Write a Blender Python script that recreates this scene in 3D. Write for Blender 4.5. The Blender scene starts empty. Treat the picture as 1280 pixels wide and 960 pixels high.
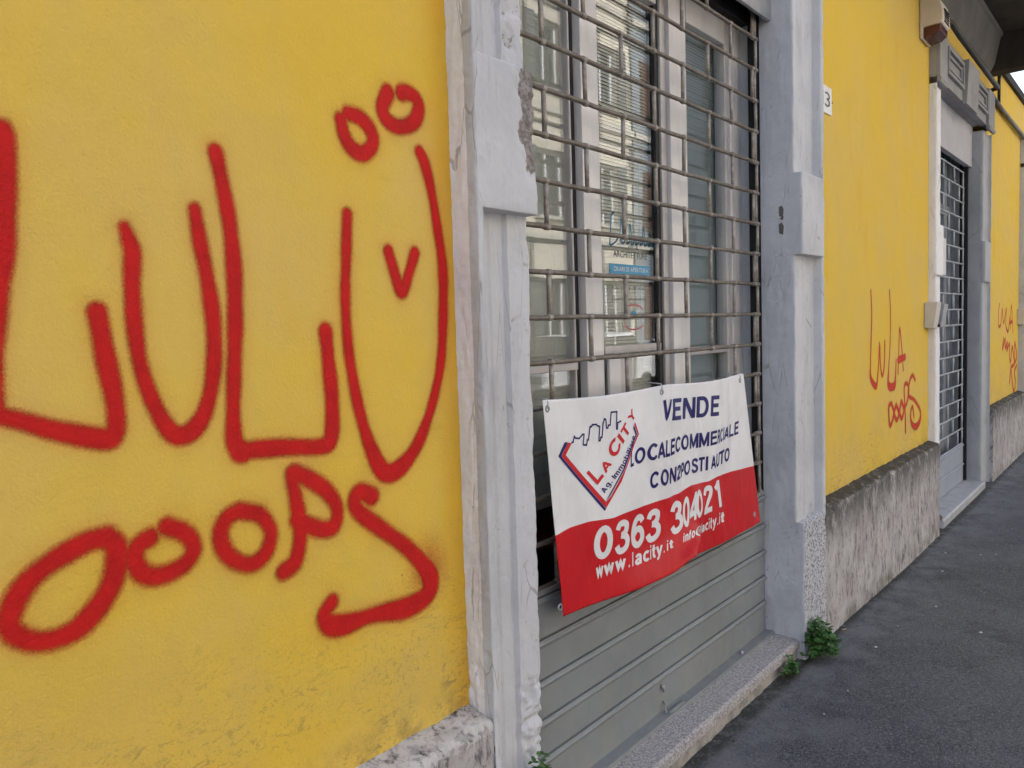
import bpy, bmesh, math, random, json
import numpy as np
from mathutils import Vector, Matrix, noise
random.seed(7)
sc = bpy.context.scene
col = sc.collection
R = math.radians

# ------------------------------------------------------------------ camera
cam_d = bpy.data.cameras.new('camera')
cam = bpy.data.objects.new('camera', cam_d); col.objects.link(cam); sc.camera = cam
F_PX, VPX, VPY = 1030.0, 825.0, 95.0
rho = math.atan(441/14300)
th = math.atan((VPY*math.cos(rho)-VPX*math.sin(rho))/F_PX)
Xa = Vector((VPX, VPY, -F_PX)).normalized()
Za = Vector((-math.sin(rho)*math.cos(th), math.cos(rho)*math.cos(th), math.sin(th)))
Ya = Za.cross(Xa)
rot = Matrix((Xa, Ya, Za))
cam.matrix_world = Matrix.Translation((0, -1.25, 1.5)) @ rot.to_4x4()
cam_d.sensor_width = 36; cam_d.lens = F_PX*36/1280
cam_d.clip_start = .05; cam_d.clip_end = 500

# ------------------------------------------------------------------ light
SUN_EL = 38
w = bpy.data.worlds.new('World'); sc.world = w; w.use_nodes = True
nt = w.node_tree; nt.nodes.clear()
sky = nt.nodes.new('ShaderNodeTexSky'); sky.sky_type = 'NISHITA'; sky.sun_disc = False
sky.sun_elevation = R(SUN_EL); sky.sun_rotation = 0
sky.dust_density = 3; sky.air_density = 1.2
hs = nt.nodes.new('ShaderNodeHueSaturation'); hs.inputs['Saturation'].default_value = .76
bg = nt.nodes.new('ShaderNodeBackground'); bg.inputs['Strength'].default_value = .15
wo = nt.nodes.new('ShaderNodeOutputWorld')
nt.links.new(sky.outputs[0], hs.inputs['Color']); nt.links.new(hs.outputs[0], bg.inputs[0]); nt.links.new(bg.outputs[0], wo.inputs[0])
sd = bpy.data.lights.new('sun', 'SUN'); sd.energy = 3.0; sd.angle = R(.6); sd.color = (1, .965, .92)
sun = bpy.data.objects.new('sun', sd); col.objects.link(sun)
sun.rotation_euler = Vector((0, -math.cos(R(SUN_EL)), -math.sin(R(SUN_EL)))).to_track_quat('-Z', 'Y').to_euler()
sc.view_settings.view_transform = 'Standard'; sc.view_settings.look = 'None'
sc.view_settings.exposure = 1.55; sc.view_settings.gamma = 1
sc.cycles.max_bounces = 8; sc.cycles.transparent_max_bounces = 16
sc.cycles.use_denoising = True

# ------------------------------------------------------------------ helpers
def tag(o, label=None, cat=None, group=None, kind=None):
    if label: o['label'] = label
    if cat: o['category'] = cat
    if group: o['group'] = group
    if kind: o['kind'] = kind
    return o
def wloc(o):
    v = Vector((0, 0, 0))
    while o is not None:
        v += o.location; o = o.parent
    return v
def empty(name, loc, label=None, cat=None, group=None):
    o = bpy.data.objects.new(name, None); col.objects.link(o); o.location = loc; o.empty_display_size = .1
    return tag(o, label, cat, group)
class MB:
    def __init__(s): s.v = []; s.f = []; s.m = []; s.att = None
    def add(s, vs, fs, m=0):
        b = len(s.v); s.v += [tuple(p) for p in vs]
        s.f += [tuple(b+i for i in f) for f in fs]; s.m += [m]*len(fs); return s
    def box(s, x0, x1, y0, y1, z0, z1, m=0):
        return s.add([(x, y, z) for x in (x0, x1) for y in (y0, y1) for z in (z0, z1)],
              [(0, 1, 3, 2), (4, 6, 7, 5), (0, 4, 5, 1), (2, 3, 7, 6), (0, 2, 6, 4), (1, 5, 7, 3)], m)
    def prism(s, pts, a, b, axis='x', m=0):
        # pts: polygon in the two other axes, extruded from a to b
        n = len(pts)
        def mk(p, t): return {'x': (t, p[0], p[1]), 'y': (p[0], t, p[1]), 'z': (p[0], p[1], t)}[axis]
        vs = [mk(p, a) for p in pts]+[mk(p, b) for p in pts]
        fs = [tuple(range(n))[::-1], tuple(range(n, 2*n))]+[(i, (i+1) % n, n+(i+1) % n, n+i) for i in range(n)]
        return s.add(vs, fs, m)
    def tube(s, pts, r, n=10, m=0, cap=True, flat=1.0):
        pts = [Vector(p) for p in pts]; rings = []
        rr = r if isinstance(r, (list, tuple)) else [r]*len(pts)
        up = None
        for i, p in enumerate(pts):
            d = (pts[min(i+1, len(pts)-1)]-pts[max(i-1, 0)]).normalized()
            if up is None:
                up = Vector((0, 0, 1)) if abs(d.z) < .9 else Vector((0, 1, 0))
            a = d.cross(up).normalized(); b = a.cross(d).normalized(); up = b
            rings.append([p+a*math.cos(2*math.pi*k/n)*rr[i]+b*math.sin(2*math.pi*k/n)*rr[i]*flat for k in range(n)])
        vs = [q for g in rings for q in g]; fs = []
        for i in range(len(pts)-1):
            for k in range(n):
                fs.append((i*n+k, i*n+(k+1) % n, (i+1)*n+(k+1) % n, (i+1)*n+k))
        if cap: fs += [tuple(range(n))[::-1], tuple(range((len(pts)-1)*n, len(pts)*n))]
        return s.add(vs, fs, m)
    def grid(s, rows, m=0):
        n = len(rows[0]); vs = [q for g in rows for q in g]
        fs = [(i*n+k, i*n+k+1, (i+1)*n+k+1, (i+1)*n+k) for i in range(len(rows)-1) for k in range(n-1)]
        return s.add(vs, fs, m)
    def build(s, name, mats, parent=None, origin=None, bevel=0, smooth=False, fix=True, label=None, kind=None):
        V = np.array(s.v, dtype=float)
        lo, hi = V.min(0), V.max(0)
        if origin is None: origin = ((lo[0]+hi[0])/2, (lo[1]+hi[1])/2, lo[2])
        me = bpy.data.meshes.new(name)
        me.from_pydata((V-np.array(origin)).tolist(), [], s.f)
        if not isinstance(mats, (list, tuple)): mats = [mats]
        for k in mats: me.materials.append(k)
        me.polygons.foreach_set('material_index', s.m)
        if fix:
            bm = bmesh.new(); bm.from_mesh(me); bmesh.ops.recalc_face_normals(bm, faces=bm.faces); bm.to_mesh(me); bm.free()
        if smooth: me.polygons.foreach_set('use_smooth', [True]*len(me.polygons))
        if s.att:
            for an, vals in s.att.items():
                a = me.attributes.new(an, 'FLOAT', 'POINT'); a.data.foreach_set('value', np.array(vals, dtype=np.float32))
        me.update()
        o = bpy.data.objects.new(name, me); col.objects.link(o)
        o.location = Vector(origin)
        if parent is not None:
            o.parent = parent; o.location = Vector(origin)-wloc(parent)
        if bevel:
            b = o.modifiers.new('edge_bevel', 'BEVEL'); b.width = bevel; b.segments = 2; b.limit_method = 'ANGLE'; b.angle_limit = R(40)
        if label: o['label'] = label
        if kind: o['kind'] = kind
        return o
def clone(o, loc, parent=None, rz=None):
    c = o.copy(); col.objects.link(c); c.parent = parent
    c.location = Vector(loc)-(wloc(parent) if parent is not None else Vector())
    if rz is not None: c.rotation_euler = rz
    return c
def ss(t):
    t = max(0., min(1., t)); return t*t*(3-2*t)
def nz(x, y, z, s=1., oct=3):
    return noise.fractal(Vector((x*s, y*s, z*s)), 1.0, 2.0, oct)

# ------------------------------------------------------------------ materials
class NM:
    """small wrapper to write node materials; texture space is world position"""
    def __init__(s, name, rough=.8, metal=0., spec=.5):
        s.mat = bpy.data.materials.new(name); s.mat.use_nodes = True
        s.t = s.mat.node_tree; s.t.nodes.clear()
        s.out = s.t.nodes.new('ShaderNodeOutputMaterial')
        s.b = s.t.nodes.new('ShaderNodeBsdfPrincipled')
        s.t.links.new(s.b.outputs[0], s.out.inputs[0])
        s.b.inputs['Roughness'].default_value = rough; s.b.inputs['Metallic'].default_value = metal
        s.b.inputs['Specular IOR Level'].default_value = spec
        g = s.t.nodes.new('ShaderNodeNewGeometry'); s.geo = g; s.pos = g.outputs['Position']
        s.h = None
    def L(s, a, b): s.t.links.new(a, b)
    def vec(s, scale=(1, 1, 1)):
        m = s.t.nodes.new('ShaderNodeMapping'); m.inputs['Scale'].default_value = scale; s.L(s.pos, m.inputs[0]); return m.outputs[0]
    def noise(s, scale, detail=4, rough=.55, stretch=(1, 1, 1), dist=0.):
        n = s.t.nodes.new('ShaderNodeTexNoise'); n.inputs['Scale'].default_value = scale
        n.inputs['Detail'].default_value = detail; n.inputs['Roughness'].default_value = rough; n.inputs['Distortion'].default_value = dist
        s.L(s.vec(stretch), n.inputs['Vector']); return n.outputs[0]
    def voro(s, scale, feat='F1', stretch=(1, 1, 1)):
        n = s.t.nodes.new('ShaderNodeTexVoronoi'); n.feature = feat; n.inputs['Scale'].default_value = scale
        s.L(s.vec(stretch), n.inputs['Vector']); return n.outputs[0] if feat != 'F1' else n.outputs['Distance']
    def ramp(s, f, a, b, lo=0., hi=1.):
        n = s.t.nodes.new('ShaderNodeMapRange'); n.inputs[1].default_value = a; n.inputs[2].default_value = b
        n.inputs[3].default_value = lo; n.inputs[4].default_value = hi; n.interpolation_type = 'SMOOTHSTEP'
        s.L(f, n.inputs[0]); return n.outputs[0]
    def math(s, op, a, b=None):
        n = s.t.nodes.new('ShaderNodeMath'); n.operation = op
        for i, q in enumerate((a, b)):
            if q is None: continue
            if isinstance(q, (int, float)): n.inputs[i].default_value = q
            else: s.L(q, n.inputs[i])
        return n.outputs[0]
    def mix(s, f, a, b):
        n = s.t.nodes.new('ShaderNodeMix'); n.data_type = 'RGBA'
        if isinstance(f, (int, float)): n.inputs[0].default_value = f
        else: s.L(f, n.inputs[0])
        for i, q in ((6, a), (7, b)):
            if isinstance(q, tuple): n.inputs[i].default_value = (*q, 1)
            else: s.L(q, n.inputs[i])
        return n.outputs[2]
    def attr(s, name):
        n = s.t.nodes.new('ShaderNodeAttribute'); n.attribute_name = name; return n.outputs['Fac']
    def axis(s, i, src=None):
        n = s.t.nodes.new('ShaderNodeSeparateXYZ'); s.L(src or s.pos, n.inputs[0]); return n.outputs[i]
    def color(s, c):
        if isinstance(c, tuple): s.b.inputs['Base Color'].default_value = (*c, 1)
        else: s.L(c, s.b.inputs['Base Color'])
        return s
    def rough(s, f): s.L(f, s.b.inputs['Roughness']); return s
    def bump(s, f, strength, dist):
        n = s.t.nodes.new('ShaderNodeBump'); n.inputs['Strength'].default_value = strength; n.inputs['Distance'].default_value = dist
        s.L(f, n.inputs['Height'])
        if s.h is not None: s.L(s.h, n.inputs['Normal'])
        s.h = n.outputs[0]; s.L(s.h, s.b.inputs['Normal']); return s

def stucco_relief(k):
    k.bump(k.noise(7, 3, .5), .40, .02)
    k.bump(k.noise(150, 4, .62), .60, .0032)
    k.bump(k.voro(240), .25, .0015)
# yellow stucco
k = NM('yellow_stucco', .92, spec=.25)
c = k.mix(k.ramp(k.noise(1.6, 4, .6, dist=.4), .35, .68), (.70, .475, .062), (.67, .47, .115))
c = k.mix(k.ramp(k.noise(6, 5, .65, (1, 1, .5)), .45, .8, 0, .38), c, (.60, .43, .15))
c = k.mix(k.ramp(k.noise(3.2, 3, .6, (1, 1, .35)), .56, .74, 0, .45), c, (.64, .38, .035))
ob = k.math('MULTIPLY', k.ramp(k.axis(0), 1.27, 1.345), k.ramp(k.axis(0), 1.40, 1.39, 0, 1))
gr = k.math('MULTIPLY', k.ramp(k.axis(2), .7, 1.3, 1, 0), k.ramp(k.noise(2.6, 5, .7, dist=.6), .42, .66, 0, .42))
c = k.mix(gr, c, (.52, .39, .13))
c = k.mix(k.math('MULTIPLY', ob, k.ramp(k.noise(3, 4, .6, (1, 1, .5)), .3, .6, .15, .6)), c, (.66, .33, .012))
sm_ = k.noise(7, 5, .75, (.5, 1, 2.2), 1.2)
c = k.mix(k.math('MULTIPLY', k.ramp(sm_, .6, .68, 0, .35), k.ramp(k.noise(2.2, 2), .55, .62)), c, (.50, .34, .03))
low = k.ramp(k.axis(2), .62, 1.15, 1, 0)
sc1 = k.math('MAXIMUM', k.ramp(k.noise(38, 6, .75, (.45, 1, 1.2), 1.6), .55, .64), k.ramp(k.noise(95, 5, .8, (.7, 1, .9), .5), .55, .60, 0, .8))
sc2 = k.ramp(k.noise(3.1, 4, .6), .42, .56)
c = k.mix(k.math('MULTIPLY', k.math('MULTIPLY', sc1, sc2), k.math('MULTIPLY', low, .62)), c, (.20, .16, .08))
vl = k.ramp(k.axis(2), .62, .74, 1, 0)
c = k.mix(k.math('MULTIPLY', vl, k.ramp(k.noise(14, 5, .7), .42, .66, 0, .6)), c, (.16, .13, .07))
c = k.mix(k.math('MULTIPLY', k.ramp(k.voro(9.5), .025, .045, .7, 0), k.ramp(k.noise(3, 2), .5, .6)), c, (.16, .11, .05))
k.color(c); stucco_relief(k); M_YEL = k.mat
# spray paint sheet
def paint_mat(name, rgb, dens=1.):
    k = NM(name, .7, spec=.22)
    k.color(k.mix(k.ramp(k.noise(20, 4), .35, .7), rgb, tuple(q*.82 for q in rgb))); stucco_relief(k)
    a = k.attr('paint')
    sp = k.math('MULTIPLY', k.math('SUBTRACT', k.noise(330, 3, .7), .5), .55)
    a2 = k.math('MULTIPLY', k.ramp(k.math('ADD', a, k.math('MULTIPLY', sp, k.math('MULTIPLY', k.ramp(a, .0, .3), k.ramp(a, 1.0, .7, .25, 1)))), .02, .98, 0, dens), k.ramp(k.noise(11, 4, .6), .2, .45, .88, 1))
    tr = k.t.nodes.new('ShaderNodeBsdfTransparent'); mx = k.t.nodes.new('ShaderNodeMixShader')
    k.L(a2, mx.inputs[0]); k.L(tr.outputs[0], mx.inputs[1]); k.L(k.b.outputs[0], mx.inputs[2]); k.L(mx.outputs[0], k.out.inputs[0])
    return k.mat
M_RED = paint_mat('red_spray_paint', (.54, .010, .010))
M_RED2 = paint_mat('thin_red_spray_paint', (.56, .035, .018), 1.)
# painted plaster of the surrounds
def plaster(name, base, side, chipc=(.13, .12, .12)):
    k = NM(name, .85, spec=.3)
    c = k.mix(k.ramp(k.noise(4, 5, .6), .35, .7), base, side)
    c = k.mix(k.ramp(k.noise(28, 5, .7, (1, 1, .25)), .60, .72, 0, .45), c, tuple(q*.55 for q in base))
    c = k.mix(k.ramp(k.noise(3.4, 6, .7, (1, 1, .35), 1.), .56, .7, 0, .55), c, tuple(q*.78 for q in side))
    ck = k.voro(5.5, 'DISTANCE_TO_EDGE', (3.2, 3.2, .42))
    crack = k.math('MULTIPLY', k.ramp(ck, .004, .016, 1, 0), k.ramp(k.noise(6, 2), .52, .62))
    c = k.mix(k.math('MULTIPLY', crack, .55), c, (.2, .19, .2))
    wear = k.attr('wear')
    edge = k.ramp(k.math('ADD', wear, k.math('MULTIPLY', k.math('SUBTRACT', k.noise(42, 8, .8), .5), 2.6)), .45, .60)
    c = k.mix(k.math('MULTIPLY', k.ramp(k.noise(55, 6, .8), .60, .66), k.ramp(k.noise(2.6, 3), .46, .60, 0, .8)), c, (.26, .25, .25))
    c = k.mix(edge, c, k.mix(k.ramp(k.noise(60, 6, .8), .38, .62), chipc, tuple(q*2.4 for q in chipc)))
    z = k.ramp(k.axis(2), .1, .5, 1, 0)
    c = k.mix(k.math('MULTIPLY', z, k.ramp(k.noise(10, 5, .7), .45, .75, 0, .5)), c, (.30, .27, .24))
    k.color(c)
    k.bump(k.noise(22, 5, .6), .4, .006); k.bump(k.noise(160, 4, .65), .4, .0018)
    k.bump(k.ramp(ck, .0, .02), .25, .003)
    return k.mat
M_PLA = plaster('grey_painted_plaster', (.55, .565, .61), (.47, .485, .53))
M_PLB = plaster('blue_grey_painted_plaster', (.40, .415, .455), (.34, .355, .395))
M_LINT = plaster('dusty_grey_plaster', (.33, .33, .35), (.26, .26, .28))
M_WHITEEDGE = plaster('light_lifted_white_plaster', (.80, .80, .84), (.74, .74, .79))  # white edge paint, lifted further so the weakly lit side faces look bright
M_PANEL = plaster('pale_grey_painted_panel', (.46, .46, .51), (.42, .42, .47))
# plinth stone
def plinth_mat(name, lip):
  k = NM(name, .9, spec=.25)
  c = k.mix(k.ramp(k.noise(5, 5, .65), .32, .7), (.49, .475, .49), (.34, .32, .325))
  c = k.mix(k.ramp(k.noise(26, 8, .82, (1.2, 1.2, .38), .6), .50, .60, 0, .85), c, (.10, .092, .095))
  c = k.mix(k.ramp(k.noise(13, 5, .7, (1.2, 1.2, .22), .4), .56, .70, 0, .6), c, (.50, .47, .46))
  c = k.mix(k.ramp(k.noise(60, 5, .75), .60, .72, 0, .75), c, (.10, .09, .085))
  top = k.ramp(k.axis(2), .42, .66, 0, 1)
  c = k.mix(k.math('MULTIPLY', top, k.ramp(k.noise(12, 7, .8, (1, 1, .4)), .36+.18*lip, .52+.2*lip, 0, .9-.35*lip)), c, (.075, .07, .065))
  c = k.mix(k.ramp(k.noise(7, 5, .7, (1, 1, .7), .8), .64, .70, 0, .5), c, (.55, .53, .52))
  bot = k.ramp(k.axis(2), .08, .2, 1, 0)
  c = k.mix(k.math('MULTIPLY', bot, k.ramp(k.noise(9, 4), .4, .7, 0, .7)), c, (.12, .115, .09))
  nzz = k.axis(2, k.geo.outputs['Normal'])
  c = k.mix(k.math('MULTIPLY', k.ramp(nzz, .5, .9), k.ramp(k.noise(20, 4, .7), .3+.2*lip, .5+.15*lip)), c, (.06, .055, .045))
  if lip: c = k.mix(k.math('MULTIPLY', k.ramp(k.axis(2), .56, .61), k.ramp(k.noise(30, 5, .7), .45, .55, 0, .7)), c, (.62, .60, .60))
  k.color(c); k.bump(k.noise(40, 6, .7, (1, 1, .35)), .7, .006); k.bump(k.noise(200, 3, .7), .5, .002); return k.mat
M_PLI = plinth_mat('weathered_plinth_stone', 0)
M_PLI2 = plinth_mat('pitted_plinth_stone', 1)
# rough render on the foot of the surround
k = NM('roughcast', .9, spec=.3)
c = k.mix(k.ramp(k.noise(90, 3, .6), .38, .55), (.22, .22, .24), (.52, .54, .60))
k.color(c); k.bump(k.noise(85, 4, .6), 1., .008); M_ROUGH = k.mat
# granite sill
k = NM('granite', .75, spec=.35)
c = k.mix(k.ramp(k.noise(150, 3, .6), .40, .60), (.25, .235, .24), (.46, .445, .45))
c = k.mix(k.ramp(k.noise(70, 4, .7), .56, .66, 0, .7), c, (.15, .12, .125))
c = k.mix(k.ramp(k.noise(6, 4), .45, .75, 0, .4), c, (.35, .32, .33))
k.color(c); k.bump(k.noise(180, 3), .3, .001); M_GRAN = k.mat
k = NM('sill_concrete', .9, spec=.25)
c = k.mix(k.ramp(k.noise(9, 5, .7), .4, .65), (.36, .34, .32), (.20, .19, .18))
c = k.mix(k.ramp(k.noise(45, 4, .7), .58, .7, 0, .7), c, (.09, .085, .08))
k.color(c); k.bump(k.noise(60, 5, .7), .6, .005); M_CONC = k.mat
k = NM('pale_marble', .5, spec=.4)
c = k.mix(k.ramp(k.noise(7, 6, .7, dist=1.2), .42, .66), (.42, .43, .46), (.32, .33, .36))
k.color(c); k.bump(k.noise(60, 3), .2, .001); M_MARB = k.mat
# asphalt
k = NM('asphalt', .82, spec=.45)
c = k.mix(k.ramp(k.noise(1.5, 6, .68, dist=.5), .40, .62), (.048, .056, .068), (.088, .094, .112))
c = k.mix(k.ramp(k.noise(320, 2, .6), .54, .68, 0, .8), c, (.22, .22, .24))
c = k.mix(k.ramp(k.noise(260, 2, .6, (1, 1, 1)), .36, .26, 0, .7), c, (.02, .02, .024))
c = k.mix(k.ramp(k.noise(125, 3, .75), .54, .63, 0, .8), c, (.23, .235, .25))
c = k.mix(k.ramp(k.noise(95, 3, .75), .56, .64, 0, .85), c, (.016, .016, .019))
c = k.mix(k.math('MULTIPLY', k.ramp(k.voro(30), .05, .10, .9, 0), k.ramp(k.noise(4, 3), .48, .56)), c, (.30, .30, .31))
c = k.mix(k.ramp(k.noise(5, 5, .7, (.5, 1.6, 1), .8), .60, .70, 0, .55), c, (.030, .031, .037))
dust = k.ramp(k.axis(1), -.55, -.07, 0, 1)
c = k.mix(k.math('MULTIPLY', dust, k.ramp(k.noise(7, 5, .7), .38, .66, 0, .75)), c, (.185, .19, .205))
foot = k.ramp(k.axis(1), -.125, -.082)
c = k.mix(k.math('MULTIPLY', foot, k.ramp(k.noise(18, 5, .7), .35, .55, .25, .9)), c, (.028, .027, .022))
c = k.mix(k.ramp(k.noise(52, 4, .8), .55, .68, 0, .6), c, (.17, .175, .19))
c = k.mix(k.ramp(k.noise(2.1, 5, .7, dist=.7), .58, .68, 0, .5), c, (.032, .033, .039))
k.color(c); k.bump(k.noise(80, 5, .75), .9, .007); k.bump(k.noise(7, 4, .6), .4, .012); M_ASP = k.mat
k = NM('road_asphalt', .85, spec=.35); k.color(k.mix(k.noise(30, 5, .7), (.045, .045, .048), (.09, .09, .092))); k.bump(k.noise(250, 2), .4, .003); M_ROAD = k.mat
# metals and simple paints
def simple(name, rgb, rough=.5, metal=0., spec=.5, var=.25, sc_=12, bumps=0., str_=(1, 1, 1)):
    k = NM(name, rough, metal, spec)
    k.color(k.mix(k.ramp(k.noise(sc_, 5, .65, str_), .35, .7), rgb, tuple(q*(1-var) for q in rgb)))
    if bumps: k.bump(k.noise(sc_*6, 4, .6), bumps, .002)
    return k.mat
k = NM('weathered_grille_steel', .55, .35, .4)
c = k.mix(k.ramp(k.noise(26, 5, .7), .35, .65), (.135, .115, .098), (.21, .185, .162))
c = k.mix(k.ramp(k.noise(110, 4, .75), .56, .68, 0, .8), c, (.085, .062, .045))
k.color(c); k.bump(k.noise(220, 3), .25, .001); M_GRI = k.mat
k = NM('grille_link_steel', .5, .3, .4)
c = k.mix(k.ramp(k.noise(30, 5, .7), .35, .65), (.38, .35, .32), (.22, .195, .175))
c = k.mix(k.ramp(k.noise(90, 4, .75), .58, .68, 0, .8), c, (.08, .055, .04))
k.color(c); k.bump(k.noise(220, 3), .25, .001); M_LNK = k.mat
k = NM('grey_painted_shutter', .48, .15, .45)
c = k.mix(k.ramp(k.noise(3, 5, .6), .35, .7), (.25, .272, .288), (.215, .232, .246))
c = k.mix(k.ramp(k.noise(30, 5, .75, (.25, 1, 1)), .58, .72, 0, .45), c, (.255, .255, .25))
c = k.mix(k.ramp(k.noise(12, 5, .7, (1, 1, .35)), .58, .75, 0, .35), c, (.13, .12, .10))
c = k.mix(k.math('MULTIPLY', k.ramp(k.axis(2), .16, .5, 1, 0), k.ramp(k.noise(16, 6, .75, (1, 1, .3)), .46, .66, 0, .55)), c, (.30, .285, .26))
c = k.mix(k.ramp(k.noise(70, 5, .8), .66, .70, 0, .7), c, (.09, .065, .05))
k.color(c); k.rough(k.ramp(k.noise(9, 4), .3, .7, .4, .6)); k.bump(k.noise(3, 3), .5, .02); M_SHU = k.mat
M_GRI2 = simple('pale_blue_grey_grille_paint', (.42, .46, .52), .5, .1)
M_SHU2 = simple('pale_blue_grey_door_paint', (.30, .335, .41), .55, 0, .4, .15, 4)
M_ALU = simple('anodised_aluminium', (.66, .65, .67), .42, .2, .5, .16, 5, 0, (1, 1, .3))
M_ALU2 = simple('bronze_aluminium', (.50, .48, .485), .42, .25, .5, .2, 5)
M_GASK = simple('black_rubber_gasket', (.012, .012, .014), .6)
M_GREYMET = simple('galvanised_steel', (.35, .37, .39), .5, .5, .5, .2, 10)
M_BOXG = simple('roller_box_paint', (.30, .32, .35), .5, .3, .5, .2, 6)
M_DARK = simple('dark_void', (.012, .012, .014), .9)
M_BLACK = simple('black_cable_rubber', (.015, .014, .014), .55)
M_CONDUIT = simple('grey_conduit', (.12, .11, .11), .5)
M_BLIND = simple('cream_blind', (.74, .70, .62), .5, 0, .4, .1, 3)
M_BLIND0 = simple('darkened_cream_blind', (.40, .385, .34), .5, 0, .4, .1, 3)  # cream blind darkened in colour so the glass reflections show over it
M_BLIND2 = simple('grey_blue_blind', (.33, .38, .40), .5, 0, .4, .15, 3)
M_ROOM = simple('dim_room_wall', (.20, .19, .18), .9)
M_CREAM = simple('cream_plastic', (.62, .56, .49), .45, 0, .45, .08, 8)
M_BOXW = simple('white_plastic', (.58, .55, .53), .45, 0, .45, .08, 14)
M_DKRED = simple('dark_red_lens', (.085, .018, .015), .25, 0, .6)
M_PAPER = simple('white_paper', (.62, .63, .66), .7, 0, .3, .06, 9)
M_ENAM = simple('white_enamel', (.74, .74, .75), .3, 0, .5, .06, 12)
M_INK = simple('dark_grey_ink', (.06, .06, .065), .5)
M_WFLAP = simple('grey_flap', (.33, .34, .37), .5)
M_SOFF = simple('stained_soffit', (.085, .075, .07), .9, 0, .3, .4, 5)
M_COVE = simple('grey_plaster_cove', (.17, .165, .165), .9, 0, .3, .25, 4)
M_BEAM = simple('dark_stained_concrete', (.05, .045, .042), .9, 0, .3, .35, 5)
k = NM('clear_glass', .02)
gl = k.t.nodes.new('ShaderNodeBsdfGlossy'); gl.inputs['Roughness'].default_value = .006; gl.inputs['Color'].default_value = (.95, .97, 1, 1)
tr = k.t.nodes.new('ShaderNodeBsdfTransparent'); tr.inputs['Color'].default_value = (.93, .95, .95, 1)
k.bump(k.noise(1.3, 2), .05, .02)
k.L(k.h, gl.inputs['Normal'])
dp = k.t.nodes.new('ShaderNodeVectorMath'); dp.operation = 'DOT_PRODUCT'
k.L(k.geo.outputs['Incoming'], dp.inputs[0]); k.L(k.geo.outputs['Normal'], dp.inputs[1])
cs = k.math('ABSOLUTE', dp.outputs['Value'])
f2 = k.math('MINIMUM', k.math('MULTIPLY', k.math('ADD', .045, k.math('MULTIPLY', k.math('POWER', k.math('SUBTRACT', 1.0, cs), 5.0), .955)), 1.35), 1.0)
mx = k.t.nodes.new('ShaderNodeMixShader'); k.L(f2, mx.inputs[0]); k.L(tr.outputs[0], mx.inputs[1]); k.L(gl.outputs[0], mx.inputs[2])
k.L(mx.outputs[0], k.out.inputs[0]); M_GLASS = k.mat
def vinyl(name, rgb, rough=.42):
    k = NM(name, rough, 0, .22)
    k.color(k.mix(k.ramp(k.noise(7, 4, .6), .35, .7), rgb, tuple(q*.90 for q in rgb)))
    k.bump(k.noise(9, 3, .5, (1.6, 1, .5), .6), .45, .012)
    return k.mat
V_WHITE = vinyl('white_banner_vinyl', (.72, .73, .77)); V_RED = vinyl('red_banner_vinyl', (.52, .008, .014))
V_NAVY = vinyl('navy_print', (.012, .009, .12)); V_REDP = vinyl('red_print', (.54, .012, .022)); V_WP = vinyl('white_print', (.70, .70, .73))
M_CORD = simple('white_cord', (.6, .6, .6), .7)
M_BLUE = simple('blue_vinyl_lettering', (.05, .30, .52), .5)
M_PINK = simple('faded_red_vinyl', (.5, .13, .15), .5)
def leafm(name, a, b):
    k = NM(name, .5, 0, .4); k.color(k.mix(k.ramp(k.noise(45, 3), .3, .7), a, b)); return k.mat
M_LEAF = leafm('green_leaf', (.024, .075, .018), (.065, .16, .036)); M_STEM = leafm('weed_stem', (.06, .10, .03), (.09, .13, .05))

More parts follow.
